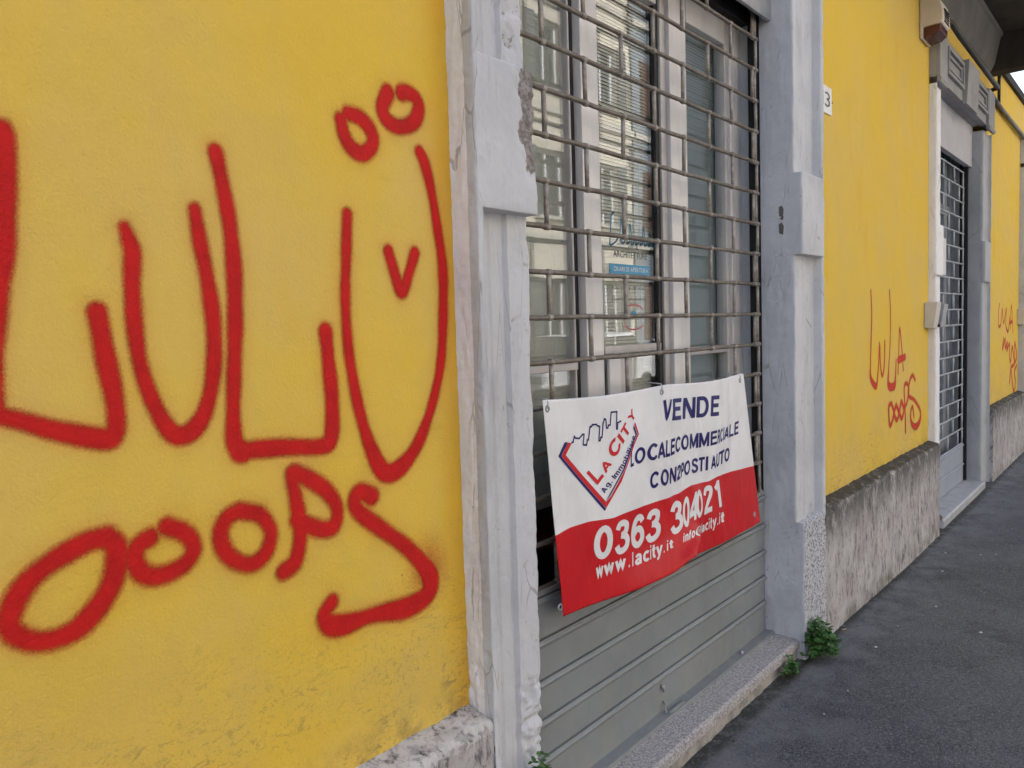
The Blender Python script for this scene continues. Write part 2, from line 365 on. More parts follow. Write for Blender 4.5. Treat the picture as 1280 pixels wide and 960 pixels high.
BAKE = json.loads('''{"glyphs":[["navy","V",[0.4534,0.1952],[0.4888,0.1985],[0.467,0.0783],[0.5089,0.0811]],["navy","E",[0.4937,0.1985],[0.5577,0.201],[0.5189,0.0814],[0.5845,0.0826]],["navy","N",[0.5722,0.2019],[0.6453,0.204],[0.5939,0.0826],[0.6567,0.0827]],["navy","D",[0.6516,0.2043],[0.717,0.2096],[0.6631,0.0829],[0.731,0.0881]],["navy","E",[0.7296,0.211],[0.7775,0.2172],[0.7442,0.0895],[0.7946,0.0959]],["navy","L",[0.2954,0.382],[0.3091,0.378],[0.306,0.2982],[0.3194,0.2969]],["navy","O",[0.3125,0.377],[0.3577,0.3723],[0.3227,0.2965],[0.3634,0.291]],["navy","C",[0.3638,0.3728],[0.4098,0.3804],[0.37,0.2904],[0.4246,0.2945]],["navy","A",[0.4122,0.381],[0.4555,0.3889],[0.4265,0.2947],[0.4624,0.2983]],["navy","L",[0.4569,0.389],[0.4781,0.3895],[0.4637,0.2984],[0.4829,0.2994]],["navy","E",[0.4806,0.3895],[0.4983,0.3832],[0.4852,0.2995],[0.5039,0.2958]],["navy","C",[0.501,0.3818],[0.5314,0.3744],[0.507,0.2951],[0.5393,0.2908]],["navy","O",[0.5354,0.3739],[0.5851,0.3764],[0.5435,0.2905],[0.605,0.2937]],["navy","M",[0.5964,0.3786],[0.6537,0.3858],[0.6147,0.2945],[0.6609,0.2977]],["navy","M",[0.657,0.3858],[0.7075,0.3877],[0.6642,0.298],[0.7166,0.3031]],["navy","E",[0.7142,0.3882],[0.7481,0.3859],[0.7236,0.3039],[0.7595,0.3035]],["navy","R",[0.751,0.3854],[0.7646,0.3832],[0.7626,0.3032],[0.7772,0.302]],["navy","C",[0.7661,0.383],[0.7803,0.3783],[0.779,0.3019],[0.7955,0.2997]],["navy","I",[0.7855,0.3771],[0.7942,0.3754],[0.8014,0.2993],[0.8095,0.2982]],["navy","A",[0.7952,0.3751],[0.8232,0.3695],[0.8104,0.298],[0.8425,0.2945]],["navy","L",[0.8309,0.37],[0.871,0.3724],[0.8525,0.2955],[0.8858,0.2935]],["navy","E",[0.8767,0.3722],[0.9058,0.3714],[0.8915,0.293],[0.921,0.2906]],["navy","C",[0.3703,0.5261],[0.4073,0.5297],[0.3764,0.4387],[0.4106,0.4421]],["navy","O",[0.4142,0.53],[0.4613,0.5397],[0.4201,0.444],[0.4721,0.4561]],["navy","N",[0.4675,0.5414],[0.5012,0.5404],[0.4767,0.4568],[0.5069,0.4564]],["navy","2",[0.5043,0.539],[0.5228,0.5288],[0.5104,0.456],[0.5314,0.4494]],["navy","P",[0.5258,0.527],[0.5406,0.5214],[0.5346,0.4475],[0.5497,0.4409]],["navy","O",[0.542,0.5211],[0.5732,0.5181],[0.5512,0.4405],[0.5904,0.4383]],["navy","S",[0.5843,0.519],[0.6385,0.5272],[0.6041,0.4402],[0.652,0.4456]],["navy","T",[0.6413,0.5276],[0.6741,0.5307],[0.6541,0.4458],[0.6833,0.447]],["navy","I",[0.6775,0.5309],[0.6947,0.5315],[0.6866,0.4471],[0.703,0.4483]],["navy","A",[0.7085,0.5315],[0.7339,0.5291],[0.7163,0.4497],[0.7411,0.4472]],["navy","U",[0.7354,0.5289],[0.7517,0.5218],[0.7425,0.4468],[0.7589,0.4392]],["navy","T",[0.7517,0.5218],[0.7831,0.5134],[0.7589,0.4392],[0.7915,0.4313]],["navy","O",[0.7857,0.5133],[0.8139,0.5107],[0.7943,0.4313],[0.8261,0.4302]],["white","0",[0.1203,0.7961],[0.1904,0.7999],[0.1333,0.6396],[0.2065,0.6381]],["white","3",[0.1992,0.8005],[0.2616,0.8023],[0.2157,0.6382],[0.2786,0.6366]],["white","6",[0.2675,0.8022],[0.3269,0.8036],[0.2843,0.6362],[0.3424,0.6363]],["white","3",[0.3328,0.8038],[0.399,0.8066],[0.3484,0.6367],[0.4197,0.6436]],["white","w",[0.1235,0.8822],[0.1506,0.8815],[0.1288,0.8138],[0.156,0.8126]],["white","w",[0.1525,0.8815],[0.1897,0.879],[0.158,0.8125],[0.1963,0.8114]],["white","w",[0.1936,0.8787],[0.2343,0.8801],[0.2005,0.8114],[0.244,0.8136]],["white",".",[0.2447,0.8814],[0.2511,0.8822],[0.2554,0.8148],[0.2623,0.8155]],["white","l",[0.2596,0.8834],[0.2651,0.8839],[0.2716,0.8166],[0.2774,0.817]],["white","a",[0.2717,0.8843],[0.2995,0.8867],[0.2845,0.8174],[0.314,0.8194]],["white","c",[0.3051,0.8872],[0.3322,0.8884],[0.3199,0.8198],[0.3478,0.8213]],["white","i",[0.3351,0.8884],[0.3407,0.8883],[0.3507,0.8214],[0.3565,0.8216]],["white","t",[0.3436,0.8883],[0.3582,0.8882],[0.3594,0.8217],[0.3743,0.8223]],["white","y",[0.3604,0.8882],[0.3888,0.8851],[0.3766,0.8223],[0.4043,0.8272]],["white",".",[0.3922,0.8845],[0.3968,0.8837],[0.4076,0.8282],[0.4119,0.8295]],["white","i",[0.406,0.882],[0.4129,0.8808],[0.4205,0.832],[0.427,0.8339]],["white","t",[0.4176,0.88],[0.4339,0.8773],[0.4313,0.8352],[0.4464,0.8398]],["white","3",[0.4445,0.8195],[0.5,0.8127],[0.4555,0.6488],[0.5236,0.6473]],["white","0",[0.4987,0.8117],[0.5351,0.8095],[0.5251,0.648],[0.5595,0.6405]],["white","4",[0.535,0.808],[0.5716,0.7936],[0.562,0.6407],[0.6016,0.6271]],["white","0",[0.5673,0.7978],[0.6059,0.7862],[0.5909,0.6285],[0.6411,0.6261]],["white","2",[0.6181,0.7848],[0.6896,0.7779],[0.6528,0.6271],[0.7083,0.6205]],["white","1",[0.7098,0.7787],[0.7479,0.775],[0.7137,0.6154],[0.7475,0.6082]],["white","i",[0.4752,0.8784],[0.4812,0.8795],[0.4914,0.8374],[0.4977,0.8378]],["white","n",[0.4838,0.88],[0.4962,0.8826],[0.5004,0.838],[0.5142,0.84]],["white","f",[0.4979,0.883],[0.5052,0.8846],[0.5162,0.8403],[0.5252,0.8421]],["white","o",[0.5069,0.8849],[0.5209,0.8868],[0.5274,0.8425],[0.5467,0.8411]],["white","@",[0.5237,0.8871],[0.6128,0.893],[0.5505,0.8402],[0.6046,0.8315]],["white","l",[0.6143,0.8923],[0.6185,0.8904],[0.6071,0.8311],[0.6142,0.8302]],["white","a",[0.6203,0.8894],[0.6336,0.8816],[0.6175,0.8298],[0.6383,0.8266]],["white","c",[0.6364,0.8813],[0.6504,0.8801],[0.642,0.8253],[0.6584,0.8187]],["white","i",[0.6538,0.88],[0.6589,0.8799],[0.662,0.817],[0.6674,0.8155]],["white","t",[0.6623,0.8799],[0.6722,0.8801],[0.6709,0.815],[0.6812,0.814]],["white","y",[0.6745,0.8801],[0.6968,0.876],[0.6836,0.8137],[0.7069,0.8097]],["white",".",[0.702,0.8749],[0.7086,0.8735],[0.7122,0.8088],[0.7191,0.8077]],["white","i",[0.7127,0.873],[0.7195,0.8727],[0.7232,0.8074],[0.7301,0.8084]],["white","t",[0.7236,0.8726],[0.7473,0.8728],[0.7343,0.8091],[0.758,0.8132]],["red","L",[0.1635,0.4324],[0.1921,0.395],[0.1285,0.3642],[0.1566,0.3284]],["red","A",[0.2,0.3851],[0.2268,0.344],[0.1794,0.3471],[0.206,0.3057]],["red","C",[0.245,0.3232],[0.2725,0.2562],[0.2106,0.276],[0.2483,0.2066]],["red","I",[0.2765,0.2593],[0.2878,0.2386],[0.2563,0.2166],[0.2692,0.1942]],["red","T",[0.2938,0.2334],[0.3148,0.1933],[0.2736,0.1926],[0.2979,0.149]],["red","Y",[0.3213,0.1599],[0.341,0.1237],[0.3065,0.1313],[0.3305,0.0836]],["navy","A",[0.1861,0.4815],[0.2003,0.462],[0.1699,0.4618],[0.184,0.4423]],["navy","g",[0.2026,0.4588],[0.2146,0.4423],[0.1869,0.4395],[0.1989,0.4229]],["navy",".",[0.2167,0.4399],[0.2227,0.4331],[0.2026,0.4195],[0.2085,0.4126]],["navy","I",[0.2306,0.424],[0.236,0.4179],[0.2168,0.4039],[0.2221,0.3977]],["navy","m",[0.2369,0.4169],[0.2539,0.3936],[0.2222,0.3981],[0.2392,0.3747]],["navy","m",[0.2566,0.3897],[0.2732,0.3652],[0.242,0.3719],[0.2584,0.3473]],["navy","o",[0.2755,0.3608],[0.2852,0.3423],[0.2602,0.3454],[0.2697,0.3269]],["navy","b",[0.2868,0.3393],[0.2967,0.3209],[0.2718,0.3242],[0.2816,0.3057]],["navy","i",[0.2983,0.3179],[0.3025,0.3099],[0.2835,0.3033],[0.2876,0.2952]],["navy","l",[0.3031,0.3085],[0.3067,0.3],[0.2877,0.2955],[0.2913,0.287]],["navy","i",[0.3072,0.2986],[0.3108,0.29],[0.2921,0.2857],[0.2956,0.2772]],["navy","a",[0.3114,0.2887],[0.3191,0.2695],[0.2964,0.2759],[0.3043,0.2568]],["navy","r",[0.3204,0.2664],[0.3251,0.2538],[0.3061,0.254],[0.3111,0.2415]],["navy","e",[0.3256,0.2516],[0.33,0.2303],[0.3112,0.2424],[0.316,0.2214]]],"polys":[["navy",[[0.0617,0.2021],[0.0348,0.2624],[0.1783,0.566],[0.1852,0.5576],[0.0446,0.2639],[0.0736,0.2043]]],["red",[[0.0745,0.2051],[0.046,0.2642],[0.1846,0.5534],[0.1866,0.5204],[0.0609,0.2629],[0.0862,0.2122]]],["red",[[0.1855,0.555],[0.2554,0.4406],[0.3427,0.2234],[0.3345,0.1614],[0.3298,0.1663],[0.3374,0.2212],[0.2732,0.3847],[0.209,0.5006],[0.1873,0.5234]]],["navy",[[0.1883,0.519],[0.2074,0.4961],[0.2718,0.3829],[0.3355,0.2213],[0.328,0.1707],[0.3247,0.1871],[0.3304,0.2233],[0.2655,0.3823],[0.223,0.4577],[0.1927,0.5103]]]],"skyline":[[0.0869,0.2085],[0.092,0.2063],[0.0978,0.1798],[0.1016,0.1888],[0.1151,0.193],[0.1286,0.176],[0.1345,0.177],[0.1276,0.2256],[0.1397,0.2299],[0.1449,0.2061],[0.1489,0.2055],[0.1592,0.1447],[0.1643,0.1443],[0.1689,0.1353],[0.1841,0.1366],[0.1862,0.1429],[0.196,0.1486],[0.1871,0.2176],[0.1921,0.2186],[0.1959,0.2029],[0.2004,0.2038],[0.2099,0.136],[0.2167,0.1154],[0.2217,0.1184],[0.2209,0.1615],[0.226,0.1626],[0.2298,0.1487],[0.2365,0.1501],[0.2454,0.0877],[0.2684,0.0891],[0.2592,0.1755],[0.2636,0.1745],[0.2674,0.145],[0.2797,0.1397]],"band":[[-0.0115,0.6265],[0.0512,0.604],[0.1201,0.5986],[0.2102,0.613],[0.2546,0.6057],[0.3404,0.6005],[0.4319,0.6081],[0.5088,0.6119],[0.574,0.5851],[0.6924,0.6002],[0.7402,0.5866],[0.8199,0.5845],[0.9918,0.6158]],"eyelets":[[0.0137,0.0408],[0.4661,0.035],[0.9654,0.0406],[0.962,0.9298],[-0.0081,0.9496]],"graffiti":[[[[0.4662,1.7929,0.0223],[0.4693,1.7734,0.0223],[0.4645,1.6989,0.0224],[0.4575,1.6294,0.0224],[0.4472,1.5759,0.0223],[0.4393,1.528,0.0223],[0.4313,1.4645,0.0223],[0.4305,1.4246,0.0223],[0.4379,1.404,0.0225],[0.4666,1.3912,0.0229],[0.5122,1.3721,0.0237],[0.5753,1.3529,0.027],[0.5915,1.3586,0.0249],[0.5961,1.3833,0.025],[0.5934,1.4253,0.0248],[0.585,1.479,0.0246],[0.5801,1.5201,0.0245],[0.577,1.5435,0.0244]],[[0.6269,1.6719,0.0154],[0.6329,1.6509,0.0203],[0.6366,1.6333,0.021],[0.633,1.5853,0.021],[0.6334,1.5131,0.0211],[0.6401,1.4522,0.0213],[0.6575,1.3955,0.0216],[0.6778,1.3559,0.025],[0.6971,1.3434,0.0266],[0.7216,1.3508,0.027],[0.7445,1.3809,0.0227],[0.7628,1.4449,0.0229],[0.7675,1.5232,0.0228],[0.7601,1.601,0.0226],[0.7509,1.6583,0.0224],[0.745,1.7099,0.0191]],[[0.7885,1.8081,0.0233],[0.7968,1.7653,0.0235],[0.8073,1.6947,0.0237],[0.8115,1.6158,0.0239],[0.8081,1.5226,0.024],[0.8006,1.436,0.024],[0.7947,1.3626,0.0241],[0.7958,1.3186,0.0282],[0.81,1.3011,0.0311],[0.8047,1.3033,0.0243],[0.8933,1.2984,0.0255],[0.9754,1.2891,0.0266],[1.0019,1.3031,0.0269],[1.008,1.3732,0.0269],[1.0046,1.4396,0.0267],[1.0001,1.5055,0.0266]],[[1.0654,1.7299,0.02],[1.059,1.6548,0.02],[1.0521,1.5713,0.02],[1.0527,1.4875,0.0201],[1.0632,1.4024,0.0203],[1.0838,1.3147,0.0241],[1.114,1.2409,0.0298],[1.1419,1.2117,0.032],[1.1852,1.2213,0.0308],[1.2317,1.2609,0.0277],[1.275,1.3309,0.0225],[1.3097,1.4229,0.0227],[1.3229,1.5174,0.0228],[1.3289,1.6309,0.0227],[1.3161,1.7239,0.0224],[1.3003,1.8057,0.0222],[1.2834,1.8585,0.0238],[1.2702,1.8783,0.0218]],[[1.1693,1.6648,0.022],[1.1828,1.6258,0.0221],[1.2024,1.5818,0.0224],[1.2258,1.6228,0.0226],[1.2445,1.6643,0.0227]],[[1.0777,1.9233,0.0249],[1.109,1.9203,0.0253],[1.135,1.9006,0.0256],[1.1388,1.8743,0.0257],[1.1128,1.8524,0.0254],[1.0834,1.8587,0.025],[1.0661,1.8821,0.0248],[1.0611,1.9025,0.0247],[1.0584,1.9091,0.0247]],[[1.1852,1.9835,0.0281],[1.1684,1.9506,0.0279],[1.1834,1.927,0.0282],[1.2165,1.9211,0.0286],[1.2547,1.9367,0.0291],[1.2726,1.9673,0.0293],[1.2649,1.989,0.0291],[1.2383,1.9951,0.0288],[1.2239,1.9912,0.0286]]],[[[0.5721,1.2034,0.0272],[0.5456,1.2047,0.0268],[0.5023,1.191,0.0261],[0.4606,1.1687,0.0254],[0.4361,1.1369,0.0251],[0.4305,1.1088,0.025],[0.4474,1.0864,0.0253],[0.4784,1.0743,0.0259],[0.5159,1.078,0.0265],[0.5477,1.1003,0.027],[0.572,1.1304,0.0274],[0.5833,1.1647,0.0275],[0.5825,1.1881,0.0274],[0.57,1.2057,0.0272]],[[0.637,1.1901,0.0236],[0.6146,1.1784,0.0233],[0.6107,1.1557,0.0233],[0.6284,1.1307,0.0236],[0.6578,1.1251,0.024],[0.6917,1.1334,0.0245],[0.7088,1.1542,0.0247],[0.6973,1.1818,0.0245],[0.665,1.201,0.024]],[[0.8031,1.1989,0.0236],[0.8377,1.185,0.024],[0.8572,1.1522,0.0243],[0.8469,1.1183,0.0242],[0.8198,1.1032,0.0239],[0.7916,1.1116,0.0235],[0.7668,1.1356,0.0232],[0.7582,1.1679,0.023],[0.7734,1.1936,0.0232],[0.7986,1.2012,0.0235]],[[0.8801,1.0734,0.0243],[0.9063,1.0855,0.0246],[0.9202,1.1322,0.0247],[0.9172,1.1827,0.0246],[0.9091,1.2336,0.0244],[0.9123,1.2503,0.0244],[0.9486,1.2302,0.0249],[0.9858,1.2016,0.0254],[1.0079,1.1653,0.0257],[0.9995,1.1332,0.0257],[0.9739,1.1308,0.0254],[0.9362,1.1476,0.0249],[0.9145,1.1614,0.0246]],[[1.0974,1.1719,0.0282],[1.0676,1.186,0.0278],[1.0514,1.1703,0.0276],[1.0653,1.1443,0.0278],[1.116,1.1034,0.0286],[1.1787,1.0547,0.0295],[1.2253,1.0078,0.0302],[1.2536,0.964,0.0423],[1.2415,0.9304,0.0421],[1.181,0.9198,0.0354],[1.0884,0.9314,0.0285],[1.0194,0.9332,0.0328],[0.9791,0.9442,0.0321],[0.966,0.9677,0.0268],[0.9855,0.9868,0.027]]],[[[4.6234,1.6399,0.0088],[4.6384,1.5209,0.0089],[4.6283,1.3881,0.0089],[4.6152,1.2555,0.0089],[4.621,1.1768,0.0178],[4.7162,1.1251,0.02],[4.7488,1.1665,0.0128],[4.7754,1.2654,0.0091],[4.7888,1.3562,0.0091]],[[4.7987,1.3375,0.0101],[4.8051,1.2455,0.0101],[4.8419,1.1742,0.0102],[4.8827,1.2228,0.0102],[4.8966,1.3619,0.0102]],[[4.994,1.6459,0.0084],[5.0154,1.519,0.0085],[5.0048,1.33,0.0085],[4.98,1.2174,0.0085],[4.973,1.1136,0.0247],[5.0955,1.0989,0.0291],[5.1249,1.1512,0.0155],[5.1395,1.2475,0.0087]],[[5.181,1.1671,0.0088],[5.1958,1.2741,0.0088],[5.218,1.43,0.0088],[5.2645,1.3205,0.0089],[5.3042,1.1795,0.009]],[[5.1883,1.2451,0.0235],[5.3433,1.2555,0.0241]]],[[[5.0409,1.003,0.0144],[4.98,0.9894,0.0143],[4.9872,0.9027,0.0144],[5.023,0.8796,0.0144],[5.0884,0.9404,0.0146],[5.0409,0.9982,0.0144]],[[5.1402,0.9842,0.0157],[5.0957,0.9397,0.0156],[5.1516,0.8948,0.0157],[5.2007,0.9292,0.0158],[5.1402,0.9842,0.0157]],[[5.2543,0.9936,0.0159],[5.216,0.9376,0.0159],[5.2664,0.8926,0.016],[5.3172,0.9377,0.0161],[5.2659,0.9926,0.016]],[[5.3577,0.8017,0.0132],[5.3491,0.9143,0.0132],[5.3244,1.0679,0.0131],[5.3842,1.0938,0.0132],[5.4373,1.0491,0.0133],[5.3849,0.9718,0.0132],[5.325,0.9571,0.0131]],[[5.5922,1.0999,0.0126],[5.5281,1.1332,0.0124],[5.4534,1.0991,0.0123],[5.4252,1.0193,0.0123],[5.5719,0.9759,0.0126],[5.7258,0.8981,0.0129],[5.7265,0.8336,0.0194],[5.6165,0.803,0.0254],[5.5094,0.8359,0.0187],[5.4797,0.9013,0.0124],[5.5297,0.9379,0.0125],[5.5642,0.8719,0.0126]]],[[[8.8144,1.585,0.01],[8.7695,1.51,0.01],[8.7638,1.3903,0.01],[8.8996,1.3962,0.0101],[8.9671,1.5398,0.0102]],[[8.9868,1.5295,0.0102],[9.0713,1.4059,0.0103],[9.2013,1.5395,0.0104]],[[9.228,1.5395,0.0115],[9.1976,1.3832,0.0115],[9.35,1.3225,0.0117],[9.4384,1.454,0.0117]],[[9.4733,1.3466,0.0107],[9.5433,1.5715,0.0108],[9.6615,1.3102,0.0109]],[[9.4279,1.4008,0.0128],[9.6039,1.4146,0.013]]],[[[9.0669,1.2616,0.0145],[9.0083,1.1606,0.0144],[9.166,1.2484,0.0146],[9.171,1.1647,0.0147],[9.3023,1.2126,0.0148],[9.2729,1.1397,0.0148],[9.441,1.1974,0.015],[9.4493,1.0683,0.0151],[9.5227,1.0216,0.0152],[9.621,1.1586,0.0153],[9.7778,1.0088,0.0156],[9.7871,1.1968,0.0155],[9.9259,1.0463,0.0158],[9.7067,0.9682,0.0155],[9.5628,0.9543,0.0153],[9.466,0.8086,0.0152],[9.5488,0.9496,0.0153],[9.6453,0.7959,0.0155],[9.762,0.6986,0.0157],[9.8687,0.7801,0.0158],[9.7855,0.8973,0.0156],[9.9324,0.956,0.0158]]]]}''')

# ------------------------------------------------------------------ ground
def gz(x, y):
    z = .075-.030*ss((x-3.2)/2.4)+.012*ss((x-6)/3)
    z += .006*nz(x, y, 0, .9, 2)
    return z + .018*min(0, y+.1)
def axis_pts(a, fine0, fine1, b, fs, cs):
    r = list(np.arange(a, fine0, cs))+list(np.arange(fine0, fine1, fs))+list(np.arange(fine1, b+.01, cs)); return r
mb = MB()
xs = axis_pts(-60, 0, 12, 140, .08, 4.); ys = [-2.2, -2.0, -1.8]+list(np.arange(-1.6, .31, .08))
mb.grid([[(x, y, gz(x, y)) for x in xs] for y in ys])
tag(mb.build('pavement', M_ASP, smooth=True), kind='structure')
mb = MB()
for x in np.arange(-12, 40, 1.0): mb.box(x+.004, x+.996, -2.36, -2.2, -.10, gz(x, -2.2)+.002)
kerb = mb.build('kerb', M_GRAN, bevel=.01); tag(kerb, kind='structure')
mb = MB(); mb.grid([[(x, y, -.09) for x in (-250, 0, 60, 350)] for y in (-300, -8, -2, 300)]); tag(mb.build('ground', M_ROAD), kind='structure')
mb = MB(); mb.box(-30, 70, -10.2, -8.6, -.085, .03); tag(mb.build('far_pavement', M_CONC, bevel=.02), kind='structure')

# ------------------------------------------------------------------ the yellow building
D1 = (1.365, 1.585, 3.375, 3.645)    # door 1: outer-left, inner-left, inner-right, outer-right
D2 = (5.955, 6.175, 7.76, 8.04)
D3 = (10.03, 10.25, 11.75, 11.985)
bld = empty('yellow_building', (5, 0, 0), 'long yellow stuccoed building with grey door surrounds and weathered stone plinth', 'building')
HT = 4.6
def wallpiece(x0, x1, z0=0., z1=HT):
    mb = MB(); mb.box(x0, x1, 0, .32, z0, z1); return mb
wl = wallpiece(-7, D1[0]+.01).build('wall', M_YEL, bld, label='yellow wall with big red LULU graffiti')
wm = wallpiece(D1[3]-.01, D2[0]+.01).build('wall', M_YEL, bld, label='yellow wall between the two grille doors')
wr = wallpiece(D2[3]-.01, D3[0]+.01, 0, 3.66).build('wall', M_YEL, bld, label='narrow yellow wall past the far door')
wallpiece(D3[3]-.01, 30, 0, 3.66).build('wall', M_YEL, bld)
wallpiece(D1[0]+.01, D1[3]-.01, 2.95).build('wall', M_YEL, bld)
wallpiece(D2[0]+.01, D2[3]-.01, 3.05).build('wall', M_YEL, bld)
wallpiece(D3[0]+.01, D3[3]-.01, 2.95, 3.66).build('wall', M_YEL, bld)
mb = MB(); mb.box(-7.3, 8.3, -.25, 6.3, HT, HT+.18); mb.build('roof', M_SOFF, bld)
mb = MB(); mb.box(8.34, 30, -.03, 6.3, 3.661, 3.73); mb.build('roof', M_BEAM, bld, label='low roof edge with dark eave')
mb = MB(); mb.box(-7, 30, 5.9, 6.2, -.08, 3.65); mb.box(-7, -6.7, .32, 5.9, -.08, 3.65); mb.box(29.7, 30, .32, 5.9, -.08, 3.65)
mb.box(-6.7, 8.3, 5.9, 6.2, 3.651, HT-.002)
mb.box(4.55, 4.75, .33, 5.89, 0, 3.7)
mb.build('interior_wall', M_ROOM, bld)
mb = MB(); mb.box(-6.6, 29.6, .33, 5.89, .04, .09); mb.build('interior_floor', M_ROOM, bld)
mb = MB(); mb.box(-6.6, 29.6, .33, 5.89, 3.4, 3.5); mb.build('interior_ceiling', M_ROOM, bld)

# --- plinth slabs with rough, worn lip
def plinth(x0, x1, zt, step, yf=-.073, mat=None):
    n = max(4, int((x1-x0)/step)); rows = []
    prof = [(.001, zt+.018), (-.02, zt+.012), (-.045, zt+.006), (yf+.012, zt+.003), (yf+.003, zt-.004), (yf, zt-.014)]
    nz_ = max(6, int((zt+.05)/step)); prof += [(yf, zt-.014-(zt+.05)*i/nz_) for i in range(1, nz_+1)]
    vs = []
    for i in range(n+1):
        x = x0+(x1-x0)*i/n; r = []
        for j, (y, z) in enumerate(prof):
            q = nz(x, 0, z, 14, 3); c = max(0, nz(x, 3, z, 9, 2)-.12)
            if j < 6:
                ch = max(0, nz(x, 7, 0, 11, 3)-.02)*.05
                y2 = y+(.004*q+ch*(.6 if j >= 3 else 0)); z2 = z+.005*q-(ch*.35 if j in (3, 4) else 0)
            else:
                y2 = y+.0025*q+.006*c; z2 = z
            r.append((x, y2, z2))
        vs.append(r)
    mb = MB(); mb.grid(vs)
    # close the ends and the back with plain faces
    for r in (vs[0], vs[-1]):
        x = r[0][0]; mb.add(r+[(x, .001, r[-1][2])], [tuple(range(len(r)+1))])
    o = mb.build('plinth_slab', mat or M_PLI, bld, smooth=True)
    m_ = o.modifiers.new('edge', 'EDGE_SPLIT'); m_.split_angle = R(50)
    return o
plinth(.55, D1[0]-.002, .622, .006, mat=M_PLI2); plinth(-.9, .545, .622, .04); plinth(-6.9, -.905, .622, .1)
plinth(D1[3]+.002, 5.36, .655, .010); plinth(5.364, D2[0]-.002, .655, .012)
plinth(D2[3]+.002, D3[0]-.002, .672, .02); plinth(D3[3]+.002, 14, .672, .1)

# --- door surrounds: one relief strip each
BLK = (1.765, 2.095)
def surround(xo, xi, ztop, res, zlow, chip=0., side='left', rough_foot=None, dep=1., wob=1.):
    """strip from the outer edge xo to the inner edge xi, with side, front mouldings and reveal"""
    sgn = 1 if xi > xo else -1; W = abs(xi-xo)
    def prof(d, z): return prof0(d, z)*dep
    def prof0(d, z):
        blk = BLK[0] <= z <= BLK[1]
        if rough_foot and z < rough_foot: return -.075
        if blk: return -.076
        if d < .020: return -.075
        if d < .026: return -.070
        if d < .030: return -.035
        if d < .085*W/.22: return -.037+.010*((d-.03)/.055)
        if d < .138*W/.22: return -.031
        if d < .146*W/.22: return -.044
        return -.042
    zs = list(np.arange(zlow, ztop, res))
    for e in (BLK[0]-.0006, BLK[0], BLK[1], BLK[1]+.0006)+((rough_foot-.0006, rough_foot) if rough_foot else ()): zs.append(e)
    zs = sorted(zs)
    nS, nF, nR = max(4, int(.075/res)), max(14, int(W/res)), max(8, int(.26/res))
    ds = sorted(set([W*i/nF for i in range(nF+1)]+[.020, .026, .030, .138*W/.22, .146*W/.22]))
    rows, wear = [], []
    for z in zs:
        r = []
        blk = BLK[0] <= z <= BLK[1]; foot = bool(rough_foot and z < rough_foot)
        yf0, yf1 = prof(0, z), prof(W, z)
        pts = [(0., yf0*i/nS, 0) for i in range(nS)]+[(d, prof(d, z), 1) for d in ds]+[(W, yf1+(.235-yf1)*i/nR, 2) for i in range(1, nR+1)]
        for d, y, kind in pts:
            x = xo+sgn*d
            n1 = nz(x, y*3, z, 16, 4); n2 = nz(x, y+5, z, 5, 3); n3 = nz(x+9, y, z, 60, 2)
            wv = 0.
            dx = dy = 0.
            if kind == 0: dx = .0022*n1+.0010*n3
            elif kind == 1: dy = .0016*n1+.0007*n3
            else: dx = .002*n1*sgn+.002*n2
            # edge erosion
            eo = math.exp(-(d/.009)) if kind == 1 else (math.exp(-((y-yf0)/.009)) if kind == 0 else 0)
            ei = math.exp(-((W-d)/.010)) if kind == 1 else (math.exp(-((y-yf1)/.010)) if kind == 2 else 0)
            er = max(0, nz(x*0+3*sgn, 1.3, z, 9, 4)+.16)*wob
            dx += sgn*(.010*eo-.008*ei)*er; dy += .006*(eo+ei)*er
            if blk:
                zi = min(z-BLK[0], BLK[1]-z); ez = math.exp(-zi/.007); dy += .006*ez*er
            if chip and kind >= 1:
                # broken corner of the block and flaking above it
                mask = ss((z-1.83)/.06)*ss((2.16-z)/.05)*ss((d-.145-.02*nz(x, 0, z, 13, 3))/.045)
                if blk: wv = max(wv, mask*1.0); dy += mask*(.005+.007*max(0, n1)+.003*n3); dx -= sgn*mask*.005*abs(n2)
                m2 = ss((z-2.08)/.03)*ss((2.30-z)/.1)*ss((d-.10)/.05)*max(0, nz(x, 2, z, 18, 3)+.15)*2
                if not blk: wv = max(wv, .42*m2); dy += .006*m2
                # crumbling foot
                m3 = ss((.66+.03*n2-z)/.02)*ss((d-.125-.02*nz(1, 0, z, 8, 2))/.03)
                dy += m3*(.012*nz(x, 0, z, 34, 3)+.004); wv = max(wv, m3*.30*max(0, nz(x, 4, z, 20, 2)+.4))
                m4 = math.exp(-((d-.03)/.02)**2)*ss((1.2-z)/.5)*max(0, nz(x, 6, z, 26, 3))
                dy += .006*m4
            if kind == 0 and chip:
                m5 = ss((1.0-z)/.35)*max(0, nz(x, y*2, z, 24, 3)-.05); dx += .010*m5; wv = max(wv, .35*m5)
                m6 = ss((.60-z)/.02)*ss((y-(-.005))/.02*0+1)*ss((.62-z)/.05)*max(0, nz(0, y, z, 30, 3)+.1); wv = max(wv, m6*1.1*ss((-.045-y)/.02)); dx += .006*m6
            if foot:
                dy += .003*n3+.002*n1
            r.append((x+dx, y+dy, z)); wear.append(wv)
        rows.append(r)
    mb = MB(); mb.grid(rows)
    mb.att = {'wear': wear}
    nrow = len(rows[0]); mm = []
    for i in range(len(rows)-1):
        z = (zs[i]+zs[i+1])/2
        for kx in range(nrow-1):
            m_ = 0
            if rough_foot and z < rough_foot and nS <= kx < nS+len(ds)-1: m_ = 1
            elif kx < nS*.6: m_ = 2  # white strip widened over the side to make up for its weak light
            mm.append(m_)
    mb.m = mm
    if side == 'right': mb.f = [f[::-1] for f in mb.f]
    return mb
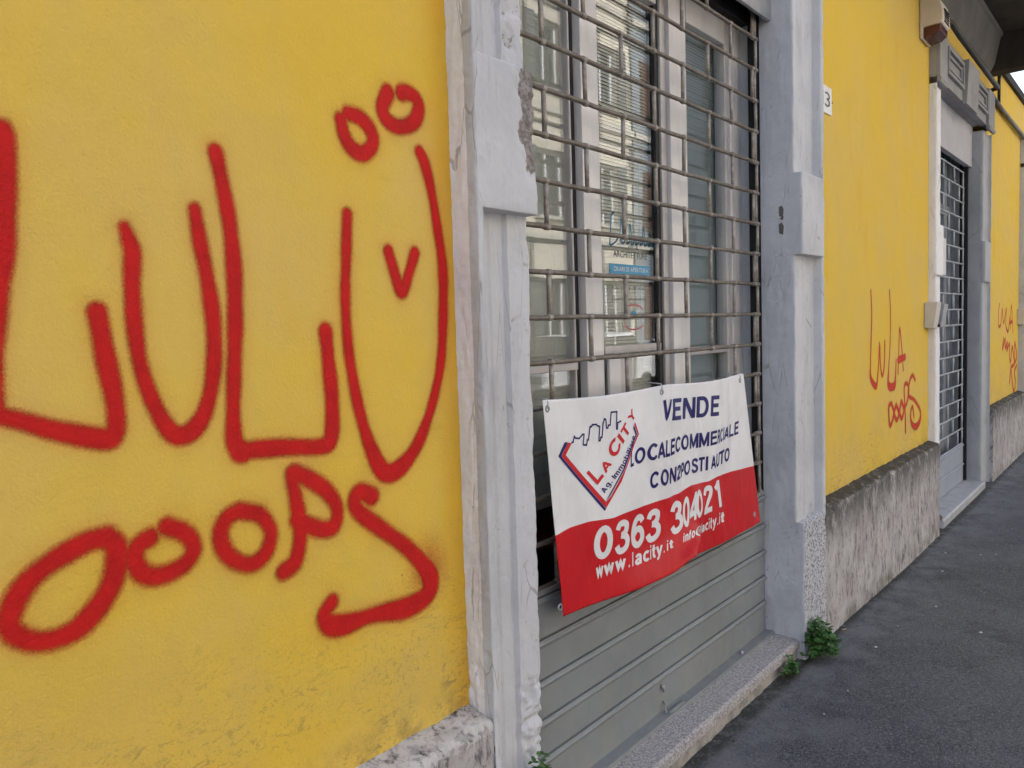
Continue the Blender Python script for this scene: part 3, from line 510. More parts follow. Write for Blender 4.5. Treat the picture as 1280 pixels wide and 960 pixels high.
mats_l = [M_PLA, M_ROUGH, M_WHITEEDGE]
frame1 = empty('door_surround', (2.48, -.02, .08)); frame1.parent = bld; frame1.location -= wloc(bld)
surround(D1[0], D1[1], 2.95, .0042, .05, 1., wob=.6).build('jamb', mats_l, frame1, smooth=True, fix=False)
surround(D1[3], D1[2], 2.95, .008, .05, 0., 'right', rough_foot=.655, wob=.35).build('jamb', [M_PLA, M_ROUGH, M_PLA], frame1, smooth=True, fix=False)
frame2 = empty('door_surround', (6.9, -.02, .08)); frame2.parent = bld; frame2.location -= wloc(bld)
surround(D2[0], D2[1], 3.0, .02, .05, dep=.6, wob=.4).build('jamb', [M_WHITEEDGE, M_ROUGH, M_WHITEEDGE], frame2, smooth=True, fix=False)
surround(D2[3], D2[2], 3.0, .02, .05, 0., 'right', dep=.6, wob=.4).build('jamb', [M_PLB, M_ROUGH, M_PLB], frame2, smooth=True, fix=False)
frame3 = empty('door_surround', (11, -.02, .08)); frame3.parent = bld; frame3.location -= wloc(bld)
surround(D3[0], D3[1], 3.0, .03, .05).build('jamb', [M_PLA, M_ROUGH, M_PLA], frame3, smooth=True, fix=False)
surround(D3[3], D3[2], 3.0, .03, .05, 0., 'right').build('jamb', [M_PLA, M_ROUGH, M_PLA], frame3, smooth=True, fix=False)
# flip check of outward normals is not needed: the materials are two-sided
def lintel(frame, xo, xi, xj, xp, z0, ztop, mat, panel_mat, panel_z):
    mb = MB()
    mb.box(xo, xp, -.045, .0, z0, ztop)
    mb.box(xi, xj, .0, .12, z0, z0+.12); lb = mb.build('lintel', mat, frame, bevel=.003)
    c = (xo+xp)/2
    mb = MB()
    for a, b, zz in ((xo, xi, z0-.035), (xj, xp, z0-.035)):
        mb.prism([(-.045, zz), (-.066, zz), (-.076, zz+.02), (-.066, zz+.035), (-.066, ztop-.01), (-.045, ztop-.01)], a, b)
        mb.build('end_block', mat, frame, bevel=.003); mb = MB()
    mb.prism([(-.045, z0-.02), (-.074, z0-.02), (-.088, ztop-.01), (-.045, ztop-.01)], c-.21, c+.21)
    mb.build('key_block', mat, frame, bevel=.003)
    for a, b in ((xi+.04, c-.26), (c+.26, xj-.04)):
        mb = MB(); t = .022
        for q0, q1, y in ((0, t, -.068), (t*1.9, t*2.7, -.060)):
            mb.box(a+q0, b-q0, y, -.045, z0+.07+q0, z0+.07+q1); mb.box(a+q0, b-q0, y, -.045, ztop-.05-q1, ztop-.05-q0)
            mb.box(a+q0, a+q1, y, -.045, z0+.07+q1+.0005, ztop-.05-q1-.0005); mb.box(b-q1, b-q0, y, -.045, z0+.07+q1+.0005, ztop-.05-q1-.0005)
        mb.build('panel_moulding', mat, frame, bevel=.002)
    mb = MB(); mb.box(xi-.01, xj+.01, .055, .095, panel_z, z0+.05); mb.build('head_panel', panel_mat, frame)
lintel(frame2, D2[0], D2[1], D2[2], D2[3], 3.03, 3.33, M_LINT, M_PANEL, 2.70)
lintel(frame1, D1[0], D1[1], D1[2], D1[3], 2.955, 3.25, M_PLA, M_PANEL, 2.90)
lintel(frame3, D3[0], D3[1], D3[2], D3[3], 3.03, 3.33, M_PLA, M_PANEL, 2.70)
mb = MB(); mb.box(D3[1]-.02, D3[2]+.02, .09, .13, .1, 3.1); mb.build('door', M_SHU2, frame3)
# scar of an old hinge on the right reveal
mb = MB()
for zc, h in ((1.945, .05), (1.915, .012), (1.875, .05)):
    mb.add([(3.3735+.0, y, z) for y, z in [(.004, zc-h/2), (.019, zc-h/2+.006), (.021, zc+h/2-.008), (.009, zc+h/2), (.001, zc+.01)]]+[(3.3775, y, z) for y, z in [(.004, zc-h/2), (.019, zc-h/2+.006), (.021, zc+h/2-.008), (.009, zc+h/2), (.001, zc+.01)]],
      [(0, 1, 2, 3, 4), (5, 6, 7, 8, 9)]+[(i, (i+1) % 5, 5+(i+1) % 5, 5+i) for i in range(5)])
mb.build('hinge_scar', M_CONDUIT, frame1)

# --- sills
mb = MB(); mb.prism([(-.052, .122), (-.047, .114), (.16, .114), (.16, .172), (.10, .166), (-.040, .156), (-.050, .150)], D1[1]-.06, D1[2]+.012)
mb.build('door_sill', M_GRAN, bld, bevel=.003, label='speckled granite sill under the roller grille')
n = 160; rows = []
for i in range(n+1):
    x = D1[1]-.05+(D1[2]+.02-D1[1]+.05)*i/n; r = []
    for j in range(8):
        z = .03+.085*j/7; r.append((x, -.040+.005*nz(x, 0, z, 14, 3)-.006*(1-j/7), z))
    r.append((x, .1, .115)); rows.append(r)
mb = MB(); mb.grid(rows); mb.build('sill_base', M_CONC, bld, smooth=True)
mb = MB(); mb.prism([(-.06, .045), (.16, .045), (.16, .118), (-.052, .105), (-.06, .095)], D2[1]-.03, D2[2]+.005)
mb.build('door_sill', M_MARB, bld, bevel=.003, label='pale marble sill of the far door')
mb = MB(); mb.box(D3[1]-.03, D3[2]+.03, -.05, .16, .04, .11); mb.build('door_sill', M_MARB, bld, bevel=.003)

# --- balcony over the far door
bal = empty('balcony', (6, -.6, 3.9)); bal.parent = bld; bal.location -= wloc(bld)
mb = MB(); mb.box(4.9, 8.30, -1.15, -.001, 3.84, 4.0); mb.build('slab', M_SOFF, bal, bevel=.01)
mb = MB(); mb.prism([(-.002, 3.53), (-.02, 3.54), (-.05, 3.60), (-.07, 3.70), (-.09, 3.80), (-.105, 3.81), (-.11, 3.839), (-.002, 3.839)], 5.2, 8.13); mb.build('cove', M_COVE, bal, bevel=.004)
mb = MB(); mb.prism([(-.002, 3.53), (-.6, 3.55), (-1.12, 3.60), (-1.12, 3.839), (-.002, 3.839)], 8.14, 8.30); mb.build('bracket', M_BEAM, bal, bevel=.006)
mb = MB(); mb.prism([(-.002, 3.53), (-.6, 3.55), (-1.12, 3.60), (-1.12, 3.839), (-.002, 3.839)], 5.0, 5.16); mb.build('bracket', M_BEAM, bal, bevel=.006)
mb = MB(); mb.box(4.9, 8.30, -1.15, -1.12, 4.90, 4.94); mb.build('handrail', M_BLACK, bal)
bar0 = None
for i, x in enumerate(np.arange(4.95, 8.29, .12)):
    if bar0 is None:
        mb = MB(); mb.tube([(x, -1.135, 4.0), (x, -1.135, 4.90)], .008, 6); bar0 = mb.build('baluster', M_BLACK, bal)
    else: clone(bar0, (x, -1.135, 4.0), bal)

# ------------------------------------------------------------------ graffiti: sprayed paint films on the wall
def catmull(P, n=10):
    P = [np.array(p, float) for p in P]; out = []
    for i in range(len(P)-1):
        p0 = P[i-1] if i else P[0]; p1 = P[i]; p2 = P[i+1]; p3 = P[i+2] if i+2 < len(P) else P[-1]
        for t in np.linspace(0, 1, n, endpoint=False):
            out.append(.5*((2*p1)+(-p0+p2)*t+(2*p0-5*p1+4*p2-p3)*t*t+(-p0+3*p1-3*p2+p3)*t**3))
    out.append(P[-1]); return np.array(out)
def spray(strokes, step, halo, mat, parent, label, kwid=1., over=(), yy=-.0008):
    S = [catmull(s) for s in strokes]
    allp = np.concatenate(S); x0, x1 = allp[:, 0].min()-.06, allp[:, 0].max()+.06; z0, z1 = allp[:, 1].min()-.06, allp[:, 1].max()+.06
    X, Z = np.meshgrid(np.arange(x0, x1, step), np.arange(z0, z1, step)); val = np.zeros_like(X)
    for s in S:
        for a, b in zip(s[:-1], s[1:]):
            m = (X > min(a[0], b[0])-.06) & (X < max(a[0], b[0])+.06) & (Z > min(a[1], b[1])-.06) & (Z < max(a[1], b[1])+.06)
            if not m.any(): continue
            d = b[:2]-a[:2]; L2 = max(1e-9, d@d); t = np.clip(((X[m]-a[0])*d[0]+(Z[m]-a[1])*d[1])/L2, 0, 1)
            dist = np.hypot(X[m]-a[0]-t*d[0], Z[m]-a[1]-t*d[1]); r = (a[2]+(b[2]-a[2])*t)/2*kwid*(1+.10*math.sin(a[0]*37+a[1]*23)*math.sin(a[1]*41+1.3))
            v = np.clip(1-(dist-r+halo*.45)/halo, 0, 1)
            v = np.maximum(v, .24*np.clip(1-(dist-r)/(halo*2.4), 0, 1)**1.5)
            val[m] = np.maximum(val[m], v)
    for ox, oz, orad, amt in over:
        dd = np.hypot(X-ox, (Z-oz)*.8)/orad; val = np.maximum(val, amt*np.clip(1-dd, 0, 1)**1.0)
    ny, nx = X.shape; cell = np.maximum.reduce([val[:-1, :-1], val[1:, :-1], val[:-1, 1:], val[1:, 1:]]) > .005
    ok = X < parent_x1[parent.name]
    idx = -np.ones(X.shape, int); verts = []; vals = []; faces = []
    for j, i in zip(*np.nonzero(cell)):
        q = ((j, i), (j, i+1), (j+1, i+1), (j+1, i))
        if not all(ok[a] for a in q): continue
        f = []
        for a in q:
            if idx[a] < 0:
                idx[a] = len(verts); verts.append((X[a], yy, Z[a])); vals.append(val[a])
            f.append(idx[a])
        faces.append(tuple(f))
    mb = MB(); mb.add(verts, faces); mb.att = {'paint': vals}
    return mb.build('graffiti', mat, parent, fix=False, label=label)
parent_x1 = {wl.name: D1[0]-.001, wm.name: D2[0]-.002, wr.name: D3[0]-.002}
G = BAKE['graffiti']
spray(G[0], .0038, .019, M_RED, wl, 'large red spray painted word LULU with two rings above its last letter', 1.16)
spray(G[1], .0038, .022, M_RED, wl, 'red spray painted word OOOPS under the big LULU', 1.18, [(1.245, .985, .095, .55)], -.0014)
spray(G[2], .005, .012, M_RED2, wm, 'thin red spray painted word LULA', 1.6)
spray(G[3], .005, .014, M_RED2, wm, 'thin red spray painted word OOOPS under LULA', 1.6, (), -.0014)
spray(G[4], .008, .016, M_RED2, wr, 'small faint red word LULA near the far box', 2.0)
spray(G[5], .008, .018, M_RED2, wr, 'small faint red scribbled OOOPS below the small LULA', 1.9, (), -.0014)

# ------------------------------------------------------------------ shop window behind the grille (door 1)
win = empty('shop_window', (2.5, .2, .17)); win.parent = bld; win.location -= wloc(bld)
YW = .20
def strip(x0, x1, z0, z1, mat, name='frame', y0=YW-.02, y1=YW+.035, bev=.003, parent=None):
    mb = MB(); mb.box(x0, x1, y0, y1, z0, z1); return mb.build(name, mat, parent or win, bevel=bev)
ZB, ZT = .175, 2.80
strip(1.56, 1.665, ZB, ZT, M_ALU); strip(1.667, 1.70, ZB, ZT, M_ALU2, y0=YW-.008)
strip(2.128, 2.1375, ZB, ZT, M_ALU2, y0=YW-.001); strip(2.138, 2.152, ZB, ZT, M_GASK, 'gasket', YW-.002, YW+.03, 0)
strip(2.153, 2.205, ZB, ZT, M_ALU, y0=YW-.030); strip(2.2055, 2.262, ZB, ZT, M_ALU, y0=YW-.022)
strip(2.262, 2.285, ZB, ZT, M_ALU2, y0=YW-.008)
strip(2.665, 2.690, ZB, ZT, M_GASK, 'gasket', YW-.004, YW+.03, 0); strip(2.690, 2.728, ZB, ZT, M_ALU2, y0=YW-.014)
strip(2.729, 2.790, ZB, ZT, M_ALU, y0=YW-.030); strip(2.790, 2.798, ZB, ZT, M_GASK, 'gasket', YW-.006, YW+.03, 0); strip(2.799, 2.868, ZB, ZT, M_ALU, y0=YW-.024)
strip(2.868, 2.895, ZB, ZT, M_ALU2, y0=YW-.012)
strip(3.235, 3.262, ZB, ZT, M_ALU2, y0=YW-.012); strip(3.263, 3.325, ZB, ZT, M_ALU, y0=YW-.024); strip(3.325, 3.334, ZB, ZT, M_GASK, 'gasket', YW-.006, YW+.03, 0); strip(3.335, 3.40, ZB, ZT, M_ALU)
for a, b in ((1.7005, 2.1275), (2.2855, 2.6645), (2.8955, 3.2345)):
    strip(a, b, 2.62, 2.80, M_ALU, y0=YW-.015); strip(a, b, ZB, .62, M_ALU2, 'kick_panel', y0=YW-.01)
strip(1.7005, 2.1275, 1.365, 1.402, M_ALU2, y0=YW-.012)
strip(2.2855, 2.6645, 1.405, 1.432, M_ALU2, y0=YW-.012)
strip(2.8955, 3.2345, 1.375, 1.405, M_ALU2, y0=YW-.012)
for a, b in ((1.70, 2.128), (2.285, 2.665), (2.895, 3.235)):
    mb = MB(); mb.box(a, b, YW+.006, YW+.012, .62, 2.62); mb.build('pane', M_GLASS, win)
strip(2.275, 2.345, 1.05, 1.400, M_ALU, 'lock_plate', YW-.034, YW-.0225); strip(2.3455, 2.425, 1.05, 1.400, M_ALU2, 'letter_plate', YW-.030, YW-.0125)
mb = MB(); mb.tube([(2.31, YW-.034, 1.16), (2.31, YW-.062, 1.16), (2.36, YW-.064, 1.158)], .008, 8); mb.build('handle', M_GREYMET, win)
def blind(x0, x1, z0, z1, y, ang, mat, label, group=None):
    r = empty('venetian_blind', ((x0+x1)/2, y, z0), label, 'blind')
    mb = MB(); mb.box(x0, x1, y-.012, y+.012, z1, z1+.03); mb.build('head_rail', mat, r, bevel=.002)
    mb = MB(); z = z1-.008; w = .0082
    while z > z0:
        dz, dy = math.sin(ang)*w, math.cos(ang)*w; j = random.uniform(-.0006, .0006)
        mb.add([(x0, y-dy, z-dz+j), (x1, y-dy, z-dz+j), (x1, y, z+.0012+j), (x0, y, z+.0012+j), (x1, y+dy, z+dz+j), (x0, y+dy, z+dz+j)], [(0, 1, 2, 3), (3, 2, 4, 5)])
        z -= .0118
    o = mb.build('slats', mat, r, fix=False, kind='stuff')
    for q in (.2, .8):
        mb = MB(); xx = x0+(x1-x0)*q; mb.tube([(xx, y-.010, z0), (xx, y-.010, z1)], .0008, 5); mb.build('cord', M_CORD, r)
    return r
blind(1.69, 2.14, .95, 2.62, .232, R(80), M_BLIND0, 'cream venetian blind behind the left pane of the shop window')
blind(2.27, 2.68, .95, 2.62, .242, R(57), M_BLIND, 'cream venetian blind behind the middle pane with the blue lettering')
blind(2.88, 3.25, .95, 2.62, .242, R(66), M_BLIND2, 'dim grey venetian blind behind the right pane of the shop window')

# sticker lettering on the middle pane
FONT = None
_gc = {}
def glyph(ch, off=.0):
    key = (ch, off)
    if key in _gc: return _gc[key]
    cu = bpy.data.curves.new('g', 'FONT'); cu.body = ch; cu.size = 1; cu.offset = off; cu.resolution_u = 5; cu.fill_mode = 'FRONT'
    o = bpy.data.objects.new('g', cu); col.objects.link(o)
    dg = bpy.context.evaluated_depsgraph_get(); me = bpy.data.meshes.new_from_object(o.evaluated_get(dg))
    bm = bmesh.new(); bm.from_mesh(me); bmesh.ops.triangulate(bm, faces=bm.faces)
    for _ in range(3):
        es = [e for e in bm.edges if e.calc_length() > .16]
        if not es: break
        bmesh.ops.subdivide_edges(bm, edges=es, cuts=1); bmesh.ops.triangulate(bm, faces=bm.faces)
    vs = [tuple(v.co) for v in bm.verts]; bm.verts.index_update(); fs = [tuple(v.index for v in f.verts) for f in bm.faces]; bm.free()
    bpy.data.objects.remove(o); bpy.data.curves.remove(cu); bpy.data.meshes.remove(me)
    _gc[key] = (vs, fs); return _gc[key]
def bbox(vs):
    xs_ = [v[0] for v in vs]; ys_ = [v[1] for v in vs]; return min(xs_), max(xs_), min(ys_), max(ys_)
CAP = bbox(glyph('H')[0])[3]
def text_on_plane(mb, txt, x0, x1, z0, h, y, m, off=.0, shear=0.):
    """upright lettering on a plane facing -y, squeezed between x0 and x1"""
    pen = 0; items = []
    for ch in txt:
        if ch == ' ': pen += .3; continue
        vs, fs = glyph(ch, off); a, b, _, _ = bbox(vs); items.append((vs, fs, pen-a)); pen += (b-a)+.09
    k = (x1-x0)/max(.01, pen-.09)
    for vs, fs, p in items:
        mb.add([(x0+(v[0]+p)*k+shear*v[1]*h, y, z0+v[1]/CAP*h) for v in vs], fs, m)
st = empty('window_sticker', (2.47, YW, 1.62), 'blue and grey opening hours lettering stuck on the middle shop pane', 'sticker')
ys_ = YW+.0045
mb = MB()
pts = []
def script(P, r, m=0):
    c = catmull([(p[0], p[1], r) for p in P], 6)
    for i in range(len(c)-1):
        a, b = c[i], c[i+1]; d = b[:2]-a[:2]; L = np.hypot(*d)+1e-9; n_ = np.array((-d[1], d[0]))/L*r; e = d/L*r*.5
        q = [a[:2]+n_-e, b[:2]+n_+e, b[:2]-n_+e, a[:2]-n_-e]; mb.add([(p[0], ys_, p[1]) for p in q], [(0, 1, 2, 3)], m)
lx = 2.355
script([(lx+.03, 1.875), (lx+.01, 1.86), (lx+.004, 1.80), (lx, 1.765), (lx+.03, 1.775), (lx+.05, 1.79)], .0032)
xx = lx+.065
for i, h in enumerate((.075, .02, .06, .022, .02, .055, .02, .022)):
    script([(xx, 1.778), (xx+.006, 1.782+h), (xx+.016, 1.78+h*.5), (xx+.012, 1.776), (xx+.028, 1.780)], .0030); xx += .030
o = mb.build('script_lettering', M_BLUE, st, fix=False)
mb = MB(); text_on_plane(mb, 'ARCHITETTURE', 2.375, 2.60, 1.728, .020, ys_, 0, .01); mb.build('small_lettering', M_INK, st, fix=False)
mb = MB(); mb.box(2.350, 2.612, YW+.0035, YW+.0050, 1.672, 1.705); mb.build('blue_band', M_BLUE, st)
mb = MB(); text_on_plane(mb, 'ORARI DI APERTURA', 2.372, 2.602, 1.681, .015, YW+.0030, 0, .012); mb.build('band_lettering', M_PAPER, st, fix=False)
mb = MB(); text_on_plane(mb, 'DAL LUNEDI AL VENERDI', 2.360, 2.505, 1.645, .010, ys_, 0); text_on_plane(mb, '9.00-12.30 15.00-19.00', 2.36, 2.58, 1.620, .010, ys_, 0)
text_on_plane(mb, 'IL SABATO SU APPUNTAMENTO', 2.36, 2.59, 1.582, .010, ys_, 0); mb.build('hours_lettering', M_INK, st, fix=False, kind='stuff')
mb = MB()
def arc(cx, cz, rx, rz, a0, a1, r, m):
    n = 16; P = [(cx+rx*math.cos(a0+(a1-a0)*i/n), cz+rz*math.sin(a0+(a1-a0)*i/n)) for i in range(n+1)]
    for i in range(n):
        a, b = P[i], P[i+1]; L = math.hypot(b[0]-a[0], b[1]-a[1]); nx_, nz2 = -(b[1]-a[1])/L*r, (b[0]-a[0])/L*r
        mb.add([(a[0]+nx_, ys_, a[1]+nz2), (b[0]+nx_, ys_, b[1]+nz2), (b[0]-nx_, ys_, b[1]-nz2), (a[0]-nx_, ys_, a[1]-nz2)], [(0, 1, 2, 3)], m)
arc(2.50, 1.545, .065, .024, R(15), R(165), .0028, 0); arc(2.50, 1.505, .065, .022, R(195), R(345), .0028, 0); mb.add([(2.4365, ys_, 1.500), (2.4395, ys_, 1.500), (2.4395, ys_, 1.55), (2.4365, ys_, 1.55)], [(0, 1, 2, 3)], 0)
mb.add([(2.475, ys_, 1.53), (2.525, ys_, 1.53), (2.51, ys_, 1.548), (2.49, ys_, 1.548)], [(0, 1, 2, 3)], 1)
mb.build('oval_emblem', [M_PINK, M_BLUE], st, fix=False)

# ------------------------------------------------------------------ rolling grille 1
def grille(root, x0, x1, zrow0, nrow, pitch, half, yg, mb_mat, ml_mat, phase_x, rb=.0056, guide=True, zmin=0.):
    """horizontal bars joined by staggered vertical links"""
    rows = [zrow0+pitch*i for i in range(nrow)]
    # bar
    me_bar = None
    for i, z in enumerate(rows):
        nseg = 16; P = [(x0+(x1-x0)*t/nseg, yg+.0008*math.sin(3*t+i), z+.0010*math.sin(1.7*t+i*1.3)) for t in range(nseg+1)]
        MB().tube(P, rb, 10).build('bar', mb_mat, root, smooth=True)
    # one link and one sleeve-ended link mesh shared by all
    mb = MB()
    h = pitch
    mb.tube([(0, 0, -.002), (0, .0, h*.5), (0, 0, h+.002)], .0072, 8, flat=.95)
    for zz in (0, h):
        mb.tube([(-.0085, 0, zz), (.0085, 0, zz)], rb+.0022, 10)
    link0 = None; k_ = 0
    for i in range(nrow-1):
        z = rows[i]; x = phase_x+(half if i % 2 else 0)
        xs_ = []
        while x < x1-.012: xs_.append(x); x += 2*half
        if x1-xs_[-1] > .03: xs_.append(x1-.012-(.01 if i % 2 else 0))
        for xv in xs_:
            if xv < x0+.005: continue
            if link0 is None:
                link0 = mb.build('link', ml_mat, root, smooth=True, origin=(0, 0, 0)); link0.location = Vector((xv, yg, z))-wloc(root)
            else:
                c = clone(link0, (xv+random.uniform(-.002, .002), yg, z), root); c.rotation_euler = (random.uniform(-.01, .01), random.uniform(-.022, .022), 0)
P1 = .1245
g1 = empty('rolling_grille', (2.48, .1, .17), 'brownish steel rolling grille with brick pattern bars over grey slats', 'rolling grille')
z_first = 1.776-P1*8
grille(g1, 1.60, 3.352, z_first, 17, P1, .2065, .1, M_GRI, M_LNK, 1.861, .0073)
# grey slats at the foot
SL = [.759, .639, .525, .413, .305, .163]
for i in range(5):
    zt, zb = SL[i], SL[i+1]
    hh = zt-zb
    prof = [(.096, zb+.0015), (.093, zb+.004), (.0925, zt-.026), (.0905, zt-.020), (.0835, zt-.013), (.0825, zt-.009), (.0845, zt-.006), (.088, zt-.004), (.0890, zt-.0015), (.098, zt-.001), (.104, zt-.004), (.104, zb+.002)]
    if i == 4: prof = [(.090, zb), (.085, zb+.002), (.085, zb+.006), (.0925, zb+.010), (.0925, zt-.026)]+prof[3:-1]+[(.104, zb)]
    MB().prism(prof, 1.592, 3.366).build('slat', M_SHU, g1, smooth=False)
prof = [(.094, .7605), (.090, .763), (.090, .775), (.096, .780), (.106, .780), (.106, .7605)]
MB().prism(prof, 1.592, 3.366).build('slat', M_SHU, g1)
mb = MB(); mb.box(1.590, 3.368, .052, .1, .166, .1745); mb.prism([(.052, .166), (.052, .156), (.055, .1562), (.055, .166)], 1.59, 3.368); mb.build('bottom_rail', M_SHU, g1, bevel=.001)
for x in (3.06,):
    mb = MB(); mb.tube([(x, .070, .172), (x, .070, .184)], .009, 10); mb.tube([(x, .070, .183), (x, .068, .188)], [.007, .004], 10); mb.build('rail_bolt', M_GREYMET, g1, smooth=True)
mb = MB(); mb.tube([(2.44, .092, .262), (2.44, .081, .262)], .0085, 12); mb.tube([(2.44, .083, .246), (2.44, .083, .262)], .004, 8); mb.build('lock_cylinder', M_GREYMET, g1, smooth=True)
mb = MB(); mb.tube([(2.45, .0925, .205), (2.445, .080, .201), (2.435, .076, .186), (2.43, .066, .180)], .004, 8); mb.box(2.44, 2.545, .0565, .0755, .1748, .178); mb.build('lift_handle', M_SHU, g1, smooth=True)
mb = MB()
for a, b in ((3.345, 3.352), (3.3685, 3.3735)): mb.box(a, b, .097, .135, .172, 2.76)
mb.box(3.352, 3.3685, .118, .135, .172, 2.76); mb.build('guide_rail', M_DARK, g1)
mb = MB()
mb.box(1.5865, 1.594, .097, .135, .172, 2.76); mb.box(1.594, 1.600, .118, .135, .172, 2.76); mb.build('guide_rail', M_DARK, g1)
mb = MB(); mb.prism([(.045, 2.735), (.048, 2.715), (.060, 2.712), (.062, 2.73), (.085, 2.735), (.085, 2.90), (.045, 2.90)], 1.588, 3.372); mb.build('roller_box', M_BOXG, g1, bevel=.002)
mb = MB(); mb.box(1.588, 3.372, .14, .178, 2.72, 2.90); mb.build('roller_box_back', M_DARK, g1)

# ------------------------------------------------------------------ far door: window and grille
far = empty('shop_window', (6.9, .2, .12)); far.parent = bld; far.location -= wloc(bld)
def fstrip(a, b, z0, z1, mat, name='frame', y0=.19, y1=.235): 
    mb = MB(); mb.box(a, b, y0, y1, z0, z1); return mb.build(name, mat, far)
M_FR2 = simple('grey_blue_window_frame', (.22, .25, .29), .5)
for a, b in ((6.16, 6.24), (6.72, 6.80), (6.98, 7.08), (7.10, 7.14), (7.40, 7.50), (7.62, 7.72)): fstrip(a, b, .12, 2.8, M_FR2)
for a, b in ((6.2405, 6.7195), (6.8005, 6.9795), (7.1405, 7.3995), (7.5005, 7.6195)):
    fstrip(a, b, .12, .62, M_FR2, 'kick_panel'); fstrip(a, b, 2.30, 2.38, M_FR2); mb = MB(); mb.box(a, b, .206, .212, .62, 2.30); mb.build('pane', M_GLASS, far)
    mb = MB(); mb.box(a, b, .206, .212, 2.38, 2.79); mb.build('pane', M_GLASS, far)
mb = MB()
for i in range(76):
    x = 6.76+i*.0126; mb.add([(x, .27+.012*math.sin(i*.9), .65), (x+.0128, .27+.012*math.sin((i+1)*.9), .65), (x+.0128, .27+.012*math.sin((i+1)*.9), 2.3), (x, .27+.012*math.sin(i*.9), 2.3)], [(0, 1, 2, 3)])
cur = mb.build('curtain', M_PAPER, None, smooth=True, fix=False); tag(cur, 'pale net curtain hanging behind the far grille door', 'curtain')
g2 = empty('rolling_grille', (6.9, .1, .12), 'pale blue grey rolling grille over the far door with closed slats below', 'rolling grille')
grille(g2, 6.19, 7.665, 2.529-.1235*17, 19, .1235, .193, .1, M_GRI2, M_GRI2, 6.325, .0062)
for zb, zt in ((.118, .265), (.2665, .425)):
    MB().prism([(.092, zb+.001), (.092, zt-.022), (.084, zt-.012), (.084, zt-.006), (.090, zt-.001), (.104, zt-.001), (.104, zb+.001)], 6.18, 7.69).build('slat', M_SHU2, g2)
mb = MB(); mb.box(7.668, 7.698, .07, .13, .118, 2.72); mb.build('guide_rail', M_DARK, g2)
mb = MB(); mb.box(6.178, 6.188, .07, .13, .118, 2.72); mb.build('guide_rail', M_DARK, g2)

# ------------------------------------------------------------------ banner
TL=(1.748,.05,1.308);TR=(3.075,.055,1.297);BR=(3.147,.022,.694);BL=(1.788,.03,.713)
def ss(t):
    t=max(0.,min(1.,t));return t*t*(3-2*t)
def bsurf(u,v):
    p=[(TL[i]*(1-u)+TR[i]*u)*(1-v)+(BL[i]*(1-u)+BR[i]*u)*v for i in range(3)]
    vv=max(0.,min(1.,v));K=[(0,.49),(.45,.56),(.75,.585),(.88,.54),(1,.48)]
    for i in range(4):
        if vv<=K[i+1][0]: break
    uf=K[i][1]+(K[i+1][1]-K[i][1])*ss((vv-K[i][0])/(K[i+1][0]-K[i][0]));u2=.84-.08*v
    A=.018+.016*v*v+.036*ss((v-.80)/.2);B=.011*(1-ss((v-.35)/.3))
    left=-A*(max(0,min(u/uf,1.))**1.7)
    k=(u-uf)/(u2-uf)
    w=.10-.04*ss((v-.8)/.2)
    a=ss((u-uf)/w)
    x=(u-uf)/(1-uf)
    d=left*(1-a)
    if u>uf: d-=.008*math.sin(math.pi*min(1,x))*a
    d-=B*ss((u-uf)/(u2-uf))*(1-ss((u-u2)/.05))
    d+=.009*math.sin(9*u+5*v)*math.sin(3.1*v)*(1-abs(2*u-1))+.0016*math.sin(27*u-9*v)*v*min(1,6*(1-u))+.006*math.exp(-((u-.84+.10*v)/.02)**2)*(1-v)
    d-=.006*math.exp(-((u-.485-.05*vv)/.024)**2)*(1-vv)**1.3+.007*math.exp(-((u-.30-.25*vv)/.03)**2)*math.sin(math.pi*vv)
    # top-edge sag between eyelets, bottom hem hanging
    sag=-.010*(1-v)*abs(math.sin(math.pi*u/.49 if u<.49 else math.pi*(u-.49)/.49))
    sag+=-.014*v*math.sin(math.pi*min(1,max(0,u)/uf))**2+.004*v*math.sin(7*u)
    sag+=.030*max(0,vv-.5)**2*4*math.exp(-((u-uf)/.055)**2)
    return p[0],p[1]+d,p[2]+sag

def BN(u, v):
    e = .002; p = Vector(bsurf(u, v)); a = Vector(bsurf(u+e, v))-p; b = Vector(bsurf(u, v+e))-p
    return p, b.cross(a).normalized()*(-1)
def bpt(u, v, off=.0017):
    p, n_ = BN(u, v)
    if n_.y > 0: n_ = -n_
    return p+n_*off
ban = empty('banner', (2.44, .05, .70), 'white and red vinyl for-sale banner tied to the rolling grille', 'banner')
band = [tuple(b) for b in BAKE['band']]
def vband(u):
    B = band
    if u <= B[0][0]: return B[0][1]
    for a, b in zip(B, B[1:]):
        if a[0] <= u <= b[0]:
            t = (u-a[0])/(b[0]-a[0]); return a[1]+(b[1]-a[1])*t
    return B[-1][1]
NU, N1, N2 = 320, 48, 48
vb = [vband(i/NU) for i in range(NU+1)]
vb = [sum(vb[max(0, i-3):i+4])/len(vb[max(0, i-3):i+4]) for i in range(NU+1)]
rows = []; rowm = []
for j in range(N1+N2+1):
    r = []
    for i in range(NU+1):
        u = i/NU; v = vb[i]*j/N1 if j <= N1 else vb[i]+(1-vb[i])*(j-N1)/N2
        r.append(bpt(u, v, 0))
    rows.append(r)
mb = MB(); mb.grid(rows); n_ = NU
mb.m = [0 if (q//n_) < N1 else 1 for q in range(len(mb.f))]
cloth = mb.build('banner_sheet', [V_WHITE, V_RED], ban, smooth=True, fix=False)
sm = cloth.modifiers.new('thickness', 'SOLIDIFY'); sm.thickness = .0006; sm.offset = -1
def hem(pts, w=.0):
    pass
def biq(q, s, t):
    (a, b, c, d) = q
    return [(a[k]*(1-s)+b[k]*s)*(1-t)+(c[k]*(1-s)+d[k]*s)*t for k in (0, 1)]
